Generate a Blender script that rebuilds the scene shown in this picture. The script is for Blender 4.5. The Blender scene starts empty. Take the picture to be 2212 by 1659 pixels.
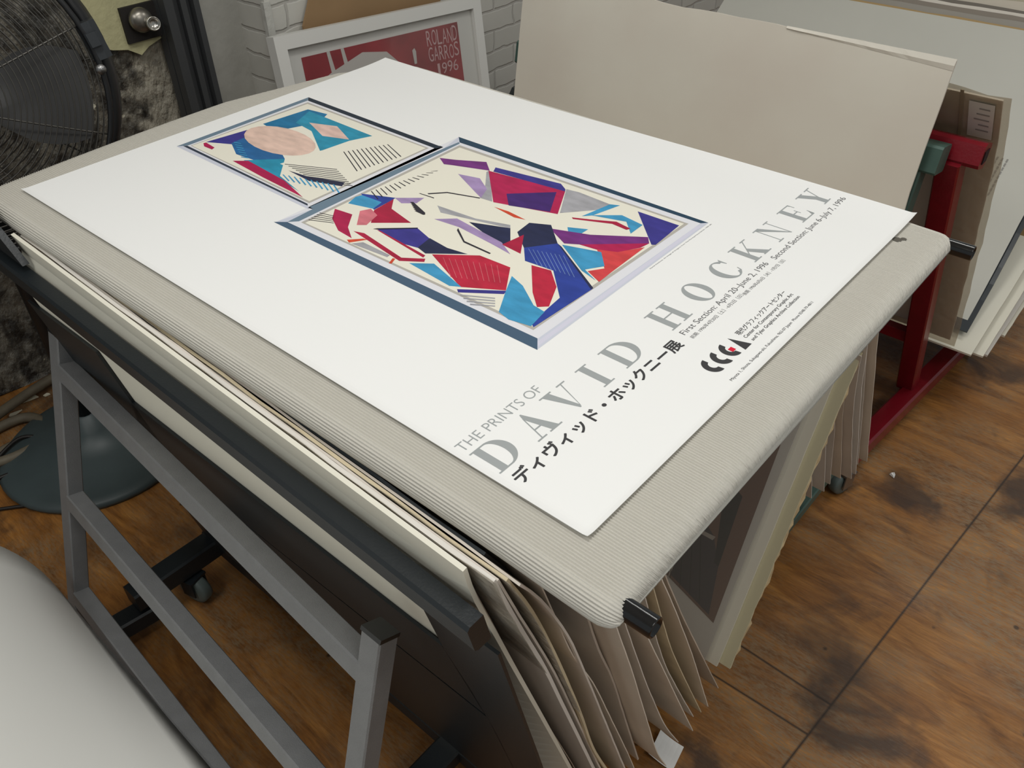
import bpy, math, random
from mathutils import Vector, Matrix

# ------------------------------------------------------------------ camera, world, light
SC = bpy.context.scene
COL = SC.collection
cam_d = bpy.data.cameras.new('camera'); cam = bpy.data.objects.new('camera', cam_d); COL.objects.link(cam)
cam_d.sensor_width = 36.0; cam_d.sensor_fit = 'HORIZONTAL'; cam_d.lens = 36.0 * 1834 / 2212
cam_d.clip_start = 0.02; cam_d.clip_end = 60
RT = (0.6520095, -0.7580113, -0.0173934); DN = (-0.4859784, -0.4001898, -0.7769640); FW = (0.5819868, 0.5150407, -0.6293047)
cam.matrix_world = Matrix(((RT[0], -DN[0], -FW[0], -0.3904127), (RT[1], -DN[1], -FW[1], -0.2654045), (RT[2], -DN[2], -FW[2], 1.4496060), (0, 0, 0, 1)))
SC.camera = cam
SC.view_settings.view_transform = 'Standard'; SC.view_settings.look = 'None'
SC.view_settings.exposure = 0.0; SC.view_settings.gamma = 1.0; SC.view_settings.use_curve_mapping = False
W = bpy.data.worlds.new('room_light'); SC.world = W; W.use_nodes = True
W.node_tree.nodes['Background'].inputs[0].default_value = (0.95, 1.0, 1.0, 1); W.node_tree.nodes['Background'].inputs[1].default_value = 0.29

def area(name, loc, sx, sy, power, target, col=(1.0, 0.99, 0.955)):
    l = bpy.data.lights.new(name, 'AREA'); l.shape = 'RECTANGLE'; l.size = sx; l.size_y = sy; l.energy = power; l.color = col
    o = bpy.data.objects.new(name, l); COL.objects.link(o); o.location = loc
    d = Vector(target) - Vector(loc); o.rotation_euler = d.to_track_quat('-Z', 'Y').to_euler(); return o
area('overhead_light', (0.05, 0.35, 3.0), 1.3, 0.4, 20, (0.05, 0.4, 0))
area('overhead_light', (2.0, -0.6, 3.0), 1.3, 0.4, 14, (1.6, -0.4, 0))
area('overhead_light', (-0.3, -1.7, 3.0), 1.3, 0.4, 17, (0.0, -0.6, 0))
area('overhead_light', (-1.7, 0.6, 3.0), 1.3, 0.4, 15, (-0.8, 0.5, 0))  # fill lamp added on the left to brighten left-facing surfaces

# ------------------------------------------------------------------ helpers
random.seed(4)
def lin(c):
    return tuple(((v / 255) / 12.92 if v / 255 <= 0.04045 else (((v / 255) + 0.055) / 1.055) ** 2.4) for v in c) + (1.0,)
MATS = {}
def mat(name, rgb, rough=0.6, metal=0.0, bump=0.0, bscale=60.0, vary=0.0, vscale=8.0, coat=0.0, spec=0.5, rgb2=None, stretch=None):
    if name in MATS: return MATS[name]
    m = bpy.data.materials.new(name); m.use_nodes = True; nt = m.node_tree; b = nt.nodes['Principled BSDF']
    b.inputs['Base Color'].default_value = lin(rgb); b.inputs['Roughness'].default_value = rough
    b.inputs['Metallic'].default_value = metal; b.inputs['Specular IOR Level'].default_value = spec
    b.inputs['Coat Weight'].default_value = coat; b.inputs['Coat Roughness'].default_value = 0.12
    if vary or bump:
        tc = nt.nodes.new('ShaderNodeTexCoord'); mp = nt.nodes.new('ShaderNodeMapping'); nt.links.new(tc.outputs['Object'], mp.inputs[0])
        if stretch: mp.inputs['Scale'].default_value = stretch
    if vary:
        n = nt.nodes.new('ShaderNodeTexNoise'); n.inputs['Scale'].default_value = vscale; n.inputs['Detail'].default_value = 6
        nt.links.new(mp.outputs[0], n.inputs['Vector'])
        r = nt.nodes.new('ShaderNodeValToRGB'); c2 = lin(rgb2) if rgb2 else tuple(v * (1 - vary) for v in lin(rgb)[:3]) + (1,)
        r.color_ramp.elements[0].position = 0.35; r.color_ramp.elements[1].position = 0.68
        r.color_ramp.elements[0].color = c2; r.color_ramp.elements[1].color = lin(rgb)
        nt.links.new(n.outputs[0], r.inputs[0]); nt.links.new(r.outputs[0], b.inputs['Base Color'])
    if bump:
        n2 = nt.nodes.new('ShaderNodeTexNoise'); n2.inputs['Scale'].default_value = bscale; n2.inputs['Detail'].default_value = 5
        nt.links.new(mp.outputs[0], n2.inputs['Vector'])
        bp = nt.nodes.new('ShaderNodeBump'); bp.inputs['Strength'].default_value = bump; bp.inputs['Distance'].default_value = 0.01
        nt.links.new(n2.outputs[0], bp.inputs['Height']); nt.links.new(bp.outputs[0], b.inputs['Normal'])
    MATS[name] = m; return m

def film(name, alpha=0.18, tint=(255, 255, 255), rough=0.12, bump=0.0, bscale=30, edge=0.35):
    """clear plastic: mostly see-through with a glossy skin"""
    if name in MATS: return MATS[name]
    m = bpy.data.materials.new(name); m.use_nodes = True; nt = m.node_tree; nt.nodes.clear()
    o = nt.nodes.new('ShaderNodeOutputMaterial'); mx = nt.nodes.new('ShaderNodeMixShader'); tr = nt.nodes.new('ShaderNodeBsdfTransparent'); pb = nt.nodes.new('ShaderNodeBsdfPrincipled')
    tr.inputs[0].default_value = lin(tint); pb.inputs['Base Color'].default_value = lin((205, 203, 196)); pb.inputs['Roughness'].default_value = rough
    lw = nt.nodes.new('ShaderNodeLayerWeight'); lw.inputs[0].default_value = 0.35
    ma = nt.nodes.new('ShaderNodeMath'); ma.operation = 'MULTIPLY_ADD'; ma.inputs[1].default_value = edge; ma.inputs[2].default_value = alpha; ma.use_clamp = True
    nt.links.new(lw.outputs['Fresnel'], ma.inputs[0]); nt.links.new(ma.outputs[0], mx.inputs[0]); nt.links.new(tr.outputs[0], mx.inputs[1]); nt.links.new(pb.outputs[0], mx.inputs[2]); nt.links.new(mx.outputs[0], o.inputs[0])
    if bump:
        n2 = nt.nodes.new('ShaderNodeTexNoise'); n2.inputs['Scale'].default_value = bscale; bp = nt.nodes.new('ShaderNodeBump'); bp.inputs['Strength'].default_value = bump; bp.inputs['Distance'].default_value = 0.01
        tc = nt.nodes.new('ShaderNodeTexCoord'); nt.links.new(tc.outputs['Object'], n2.inputs['Vector']); nt.links.new(n2.outputs[0], bp.inputs['Height']); nt.links.new(bp.outputs[0], pb.inputs['Normal'])
    MATS[name] = m; return m

def mesh(name, V, F, m, parent=None, smooth=False, mi=None, kind=None):
    me = bpy.data.meshes.new(name); me.from_pydata([tuple(v) for v in V], [], F)
    for x in (m if isinstance(m, (list, tuple)) else [m]): me.materials.append(x)
    if mi: me.polygons.foreach_set('material_index', mi)
    if smooth: me.polygons.foreach_set('use_smooth', [True] * len(F))
    me.update(); o = bpy.data.objects.new(name, me); COL.objects.link(o)
    if parent:
        o.parent = parent; o.matrix_parent_inverse = parent_inv(parent)
    if kind: o['kind'] = kind
    return o
def parent_inv(p):      # meshes are modelled in room coordinates, Empties stand at their things' bases
    return Matrix.Translation(p.location).inverted() if p.data is None else Matrix.Identity(4)
def tag(o, label, cat, group=None):
    o['label'] = label; o['category'] = cat
    if group: o['group'] = group
    return o
def thing(name, loc, label, cat, group=None):
    o = bpy.data.objects.new(name, None); COL.objects.link(o); o.location = loc; o.empty_display_size = 0.05
    return tag(o, label, cat, group)

class MB:
    def __init__(s): s.V = []; s.F = []; s.M = []
    def add(s, V, F, mi=0):
        n = len(s.V); s.V += [tuple(v) for v in V]; s.F += [tuple(i + n for i in f) for f in F]; s.M += [mi] * len(F); return s
    def box(s, a, b, mi=0):
        x0, y0, z0 = a; x1, y1, z1 = b
        V = [(x0, y0, z0), (x1, y0, z0), (x1, y1, z0), (x0, y1, z0), (x0, y0, z1), (x1, y0, z1), (x1, y1, z1), (x0, y1, z1)]
        return s.add(V, [(0, 3, 2, 1), (4, 5, 6, 7), (0, 1, 5, 4), (1, 2, 6, 5), (2, 3, 7, 6), (3, 0, 4, 7)], mi)
    def bar(s, p, q, w, h, up=(0, 0, 1), bev=0.0, mi=0):
        """square tube from p to q: w across, h along `up`"""
        p, q, up = Vector(p), Vector(q), Vector(up); d = (q - p).normalized(); sx = d.cross(up).normalized(); u = sx.cross(d).normalized()
        b = bev; w2, h2 = w / 2, h / 2
        if b: R = [(-w2 + b, -h2), (w2 - b, -h2), (w2, -h2 + b), (w2, h2 - b), (w2 - b, h2), (-w2 + b, h2), (-w2, h2 - b), (-w2, -h2 + b)]
        else: R = [(-w2, -h2), (w2, -h2), (w2, h2), (-w2, h2)]
        n = len(R); V = [c + sx * x + u * y for c in (p, q) for x, y in R]
        F = [(i, (i + 1) % n, (i + 1) % n + n, i + n) for i in range(n)] + [tuple(range(n))[::-1], tuple(range(n, 2 * n))]
        return s.add(V, F, mi)
    def tube(s, pts, r, n=12, closed=False, cap=True, mi=0):
        pts = [Vector(p) for p in pts]; N = len(pts); V = []; F = []; up = None
        for i, p in enumerate(pts):
            if closed: d = pts[(i + 1) % N] - pts[i - 1]
            else: d = pts[min(i + 1, N - 1)] - pts[max(i - 1, 0)]
            d.normalize()
            if up is None: up = Vector((0, 0, 1)) if abs(d.z) < 0.9 else Vector((1, 0, 0))
            sx = d.cross(up).normalized(); up = sx.cross(d).normalized(); rr = r[i] if isinstance(r, (list, tuple)) else r
            V += [p + (sx * math.cos(2 * math.pi * k / n) + up * math.sin(2 * math.pi * k / n)) * rr for k in range(n)]
        for i in range(N if closed else N - 1):
            a, b = i * n, ((i + 1) % N) * n
            F += [(a + k, a + (k + 1) % n, b + (k + 1) % n, b + k) for k in range(n)]
        if cap and not closed: F += [tuple(range(n))[::-1], tuple(range((N - 1) * n, N * n))]
        return s.add(V, F, mi)
    def lathe(s, prof, c=(0, 0, 0), axis=(0, 0, 1), n=32, mi=0):
        ax = Vector(axis).normalized(); a = ax.orthogonal().normalized(); b = ax.cross(a); c = Vector(c); V = []; F = []
        for r, h in prof: V += [c + ax * h + (a * math.cos(2 * math.pi * k / n) + b * math.sin(2 * math.pi * k / n)) * r for k in range(n)]
        for i in range(len(prof) - 1): F += [(i * n + k, i * n + (k + 1) % n, (i + 1) * n + (k + 1) % n, (i + 1) * n + k) for k in range(n)]
        F += [tuple(range(n))[::-1], tuple(range((len(prof) - 1) * n, len(prof) * n))]
        return s.add(V, F, mi)
    def build(s, name, m, parent=None, smooth=False, kind=None):
        return mesh(name, s.V, s.F, m, parent, smooth, s.M, kind)

def resample(P, n):
    L = [0]
    for a, b in zip(P, P[1:]): L.append(L[-1] + math.dist(a, b))
    out = []
    for i in range(n):
        t = L[-1] * i / (n - 1); j = 0
        while j < len(L) - 2 and L[j + 1] < t: j += 1
        f = (t - L[j]) / max(L[j + 1] - L[j], 1e-9)
        out.append(tuple(P[j][k] + (P[j + 1][k] - P[j][k]) * f for k in range(len(P[0]))))
    return out
def smoothp(P, n=18):
    P = resample(P, n)
    for _ in range(3): P = [P[0]] + [tuple((P[i - 1][k] + 2 * P[i][k] + P[i + 1][k]) / 4 for k in range(len(P[0]))) for i in range(1, n - 1)] + [P[-1]]
    return P
def sheet(name, prof, y0, y1, t, m, parent=None, jit=0.0008, wav=0.0015, ny=12, n=18, seed=0, skew=0.0, top_jit=0.0):
    if skew: skew = skew * (y1 - y0)
    """a sheet standing on its long edge: (x, z) profile top to bottom, running from y0 to y1, t thick"""
    rnd = random.Random(seed); P = smoothp(prof, n); V = []; F = []
    ph = [rnd.uniform(0, 6.28) for _ in range(4)]
    N = []
    for i in range(n):
        a = P[max(i - 1, 0)]; b = P[min(i + 1, n - 1)]; d = (b[0] - a[0], b[1] - a[1]); l = math.hypot(*d); N.append((-d[1] / l, d[0] / l))
    for side in (0, 1):
        for i, (x, z) in enumerate(P):
            for j in range(ny):
                f = j / (ny - 1); y = y0 + (y1 - y0) * f
                if j == 0: y += rnd.uniform(-jit, jit) if side == 0 else 0
                w = wav * (math.sin(7 * f + ph[0]) + math.sin(15 * f + ph[1] + i * 0.3)) * f
                dz = top_jit * (math.sin(23 * f + ph[2]) + math.sin(41 * f + ph[3])) if i == 0 else 0
                o = t * side
                V.append((x + N[i][0] * (o + w) + skew * f, y if side == 0 else V[i * ny + j][1], z + N[i][1] * o + dz))
    q = n * ny
    for i in range(n - 1):
        for j in range(ny - 1):
            a = i * ny + j; F += [(a, a + 1, a + ny + 1, a + ny), (q + a, q + a + ny, q + a + ny + 1, q + a + 1)]
    rim = [j for j in range(ny)] + [i * ny + ny - 1 for i in range(1, n)] + [(n - 1) * ny + j for j in range(ny - 2, -1, -1)] + [i * ny for i in range(n - 2, 0, -1)]
    for a, b in zip(rim, rim[1:] + rim[:1]): F.append((b, a, a + q, b + q))
    return mesh(name, V, F, m, parent, smooth=False)

def flat(polys, z0, dz, frame, name, parent, cols):
    """printed colour areas: (colour, polygon) pairs laid one over the other"""
    names = []; mb = MB()
    for i, (c, P) in enumerate(polys):
        if c not in names: names.append(c)
        P = list(P)
        A = sum(P[k - 1][0] * P[k][1] - P[k][0] * P[k - 1][1] for k in range(len(P)))
        if A < 0: P.reverse()
        mb.add([frame(x, y, z0 + i * dz) for x, y in P], [tuple(range(len(P)))], names.index(c))
    return mb.build(name, [cols(c) for c in names], parent)

def text_polys(body, bold=0.0):
    c = bpy.data.curves.new('lettering', 'FONT'); c.body = body; c.offset = bold; c.resolution_u = 4
    o = bpy.data.objects.new('lettering', c); COL.objects.link(o)
    dg = bpy.context.evaluated_depsgraph_get(); me = bpy.data.meshes.new_from_object(o.evaluated_get(dg))
    V = [(v.co.x, v.co.y) for v in me.vertices]; F = [tuple(p.vertices) for p in me.polygons]
    bpy.data.objects.remove(o); bpy.data.curves.remove(c); bpy.data.meshes.remove(me)
    return V, F
def text_into(mb, body, x0, x1, y0, y1, frame, z, bold=0.0, mi=0):
    """lettering fitted to the box x0..x1, y0..y1; a heavier weight is laid down as a few overprinted passes"""
    if bold > 0:
        for k, (dx, dy) in enumerate(((0, 0), (1, 0), (-1, 0), (0, 1), (0, -1), (.7, .7), (-.7, -.7), (.7, -.7), (-.7, .7))):
            q = bold * (y1 - y0); text_into(mb, body, x0 + q + dx * q, x1 - q + dx * q, y0 + q + dy * q, y1 - q + dy * q, frame, z + 0.000008 * k, 0.0, mi)
        return
    V, F = text_polys(body, bold); a = min(v[0] for v in V); b = max(v[0] for v in V); c = min(v[1] for v in V); d = max(v[1] for v in V)
    W2 = [frame(x0 + (v[0] - a) / (b - a) * (x1 - x0), y0 + (v[1] - c) / (d - c) * (y1 - y0), z) for v in V]
    G = []
    for f in F:
        A = sum(V[f[k - 1]][0] * V[f[k]][1] - V[f[k]][0] * V[f[k - 1]][1] for k in range(len(f))); G.append(f if A > 0 else f[::-1])
    mb.add(W2, G, mi)
FRAME_UP=[
('pale',[(0.2313,0.985),(0.4994,0.9895),(0.4945,0.6502),(0.2283,0.6515)]),
('slate',[(0.2319,0.9863),(0.4993,0.9892),(0.4889,0.978),(0.2445,0.9749)]),
('ink',[(0.4993,0.9892),(0.4933,0.6513),(0.4827,0.6558),(0.4882,0.977)]),
('lav',[(0.2319,0.9863),(0.239,0.9796),(0.2339,0.661),(0.2324,0.6467),(0.2279,0.6535)]),
('ink2',[(0.239,0.9796),(0.2439,0.9748),(0.2375,0.6646),(0.2337,0.66)]),
('greyline',[(0.2472,0.9707),(0.4828,0.9709),(0.4775,0.6654),(0.2399,0.6645)]),
('cream',[(0.2485,0.9691),(0.4781,0.9658),(0.4745,0.6691),(0.2441,0.6692)])]
FRAME_LOW=[
('pale',[(0.175,0.6561),(0.5382,0.6586),(0.5388,0.2025),(0.1787,0.1998)]),
('lav',[(0.1745,0.6569),(0.2307,0.6468),(0.1858,0.6443)]),
('lav',[(0.492,0.6466),(0.5376,0.6582),(0.5214,0.6402)]),
('slate',[(0.1858,0.6443),(0.2316,0.6467),(0.23,0.6554),(0.4962,0.646),(0.5234,0.6445),(0.5202,0.6391),(0.1974,0.6333)]),
('slate2',[(0.1747,0.6587),(0.1862,0.6444),(0.1935,0.2126),(0.1771,0.1992)]),
('ink3',[(0.5382,0.6586),(0.5388,0.2025),(0.5312,0.21),(0.5232,0.6424)]),
('lav',[(0.1928,0.212),(0.5312,0.21),(0.5388,0.2025),(0.1778,0.1997)]),
('lav2',[(0.1888,0.2088),(0.5216,0.2098),(0.5258,0.2046),(0.1826,0.203)]),
('greyline',[(0.1973,0.6285),(0.5155,0.6351),(0.5201,0.2217),(0.2027,0.2261)]),
('cream',[(0.2,0.6231),(0.5091,0.629),(0.5163,0.2264),(0.2075,0.2315)])]
ART_UP=[
('indigo',[(0.2708,0.9638),(0.3421,0.9524),(0.3182,0.8963),(0.289,0.8377),(0.2792,0.8933),(0.2934,0.92)]),
('blue',[(0.2937,0.9272),(0.3697,0.9337),(0.3103,0.811),(0.284,0.7886),(0.2772,0.8525),(0.2737,0.8856)]),
('teal',[(0.3741,0.9529),(0.4621,0.9445),(0.4688,0.9007),(0.4358,0.8829),(0.3679,0.9117)]),
('aqua',[(0.4117,0.9135),(0.4582,0.9362),(0.4541,0.7708),(0.418,0.7854),(0.3632,0.7911),(0.4053,0.8642)]),
('aqua',[(0.2675,0.8577),(0.3103,0.811),(0.2684,0.7682),(0.2539,0.7039),(0.2642,0.7801)]),
('peach',[(0.3683,0.8077),(0.3576,0.7998),(0.3464,0.7978),(0.3354,0.8018),(0.3255,0.8113),(0.3174,0.8257),(0.3117,0.844),(0.3088,0.8647),(0.3091,0.8865),(0.3126,0.9077),(0.319,0.9264),(0.328,0.9411),(0.3389,0.9504),(0.3507,0.9535),(0.3625,0.9498),(0.3731,0.9397),(0.3817,0.924),(0.3874,0.9043),(0.3898,0.8822),(0.3888,0.8597),(0.3846,0.8388),(0.3775,0.821)]),
('peach2',[(0.4257,0.8958),(0.4447,0.8468),(0.4212,0.7891),(0.4038,0.8345)]),
('cream',[(0.2947,0.8026),(0.3659,0.7914),(0.4476,0.7405),(0.4523,0.6898),(0.3506,0.6718),(0.3059,0.6825),(0.2949,0.7616)]),
('crimson',[(0.2556,0.8692),(0.2709,0.8499),(0.2628,0.7492),(0.2456,0.6852),(0.2495,0.7841)]),
('crimson',[(0.2655,0.9628),(0.2699,0.9618),(0.2669,0.9338),(0.2599,0.9308),(0.2592,0.9511)]),
('navy',[(0.2881,0.7733),(0.2933,0.7338),(0.3153,0.6759),(0.3036,0.669),(0.2848,0.7204)]),
('stroke',[(0.2993,0.7968),(0.3371,0.7194),(0.3357,0.7177),(0.298,0.795)]),
('stroke',[(0.2983,0.7864),(0.3342,0.7115),(0.3328,0.7099),(0.2969,0.7847)]),
('stroke',[(0.2972,0.7762),(0.3314,0.7038),(0.33,0.7022),(0.2958,0.7745)]),
('stroke',[(0.2961,0.766),(0.3286,0.6961),(0.3272,0.6945),(0.2948,0.7644)]),
('stroke',[(0.295,0.756),(0.3258,0.6885),(0.3245,0.6869),(0.2937,0.7543)]),
('stroke',[(0.294,0.746),(0.3231,0.6809),(0.3217,0.6794),(0.2927,0.7444)]),
('stroke',[(0.2929,0.7362),(0.3203,0.6734),(0.319,0.6719),(0.2916,0.7345)]),
('stroke',[(0.2919,0.7264),(0.3176,0.666),(0.3163,0.6645),(0.2906,0.7248)]),
('stroke',[(0.2909,0.7167),(0.315,0.6586),(0.3137,0.6571),(0.2896,0.7151)]),
('stroke',[(0.3843,0.7608),(0.3854,0.7594),(0.3521,0.6898),(0.3505,0.6905)]),
('stroke',[(0.3904,0.7575),(0.3915,0.7561),(0.3596,0.6885),(0.358,0.6891)]),
('stroke',[(0.3965,0.7542),(0.3976,0.7528),(0.3671,0.6871),(0.3655,0.6878)]),
('stroke',[(0.4026,0.7509),(0.4037,0.7495),(0.3746,0.6858),(0.373,0.6864)]),
('stroke',[(0.4088,0.7476),(0.4099,0.7462),(0.3822,0.6844),(0.3806,0.685)]),
('stroke',[(0.4149,0.7442),(0.416,0.7429),(0.3899,0.683),(0.3883,0.6837)]),
('stroke',[(0.4211,0.7409),(0.4222,0.7395),(0.3976,0.6816),(0.3959,0.6823)]),
('stroke',[(0.4273,0.7375),(0.4284,0.7362),(0.4053,0.6802),(0.4037,0.6809)]),
('stroke',[(0.4335,0.7342),(0.4346,0.7328),(0.4131,0.6788),(0.4115,0.6795)]),
('stroke',[(0.4397,0.7308),(0.4408,0.7295),(0.4209,0.6774),(0.4193,0.6781)]),
('stroke',[(0.446,0.7274),(0.4471,0.7261),(0.4288,0.676),(0.4271,0.6767)]),
('sky',[(0.2733,0.7687),(0.2749,0.7679),(0.2673,0.7436),(0.265,0.744)]),
('sky',[(0.2762,0.7591),(0.2779,0.7583),(0.2697,0.7335),(0.2674,0.7339)]),
('sky',[(0.2791,0.7496),(0.2808,0.7488),(0.2721,0.7236),(0.2698,0.724)]),
('sky',[(0.282,0.7401),(0.2837,0.7393),(0.2745,0.7136),(0.2721,0.7141)]),
('sky',[(0.2849,0.7306),(0.2865,0.7299),(0.2768,0.7038),(0.2745,0.7042)]),
('sky',[(0.2878,0.7212),(0.2894,0.7205),(0.2792,0.694),(0.2768,0.6944)]),
('sky',[(0.2906,0.7119),(0.2922,0.7111),(0.2815,0.6842),(0.2792,0.6847)]),
('sky',[(0.2934,0.7026),(0.2951,0.7018),(0.2838,0.6746),(0.2815,0.675)]),
('sky',[(0.2963,0.6934),(0.2979,0.6926),(0.2861,0.6649),(0.2838,0.6654)]),
('sky',[(0.2991,0.6842),(0.3007,0.6834),(0.2884,0.6554),(0.2861,0.6558)]),
('sky',[(0.299,0.9281),(0.3035,0.9148),(0.3018,0.9124),(0.2973,0.9257)]),
('sky',[(0.2946,0.9185),(0.2991,0.9053),(0.2974,0.9029),(0.2929,0.9161)]),
('sky',[(0.2902,0.909),(0.2947,0.8959),(0.293,0.8935),(0.2885,0.9066)]),
('sky',[(0.2859,0.8996),(0.2903,0.8866),(0.2887,0.8842),(0.2842,0.8972)]),
('sky',[(0.2816,0.8903),(0.286,0.8773),(0.2844,0.8751),(0.2799,0.8879)]),
('sky',[(0.2773,0.881),(0.2818,0.8682),(0.2801,0.866),(0.2757,0.8788)]),
('sky',[(0.2731,0.8719),(0.2776,0.8592),(0.2759,0.857),(0.2715,0.8697)])]
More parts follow.
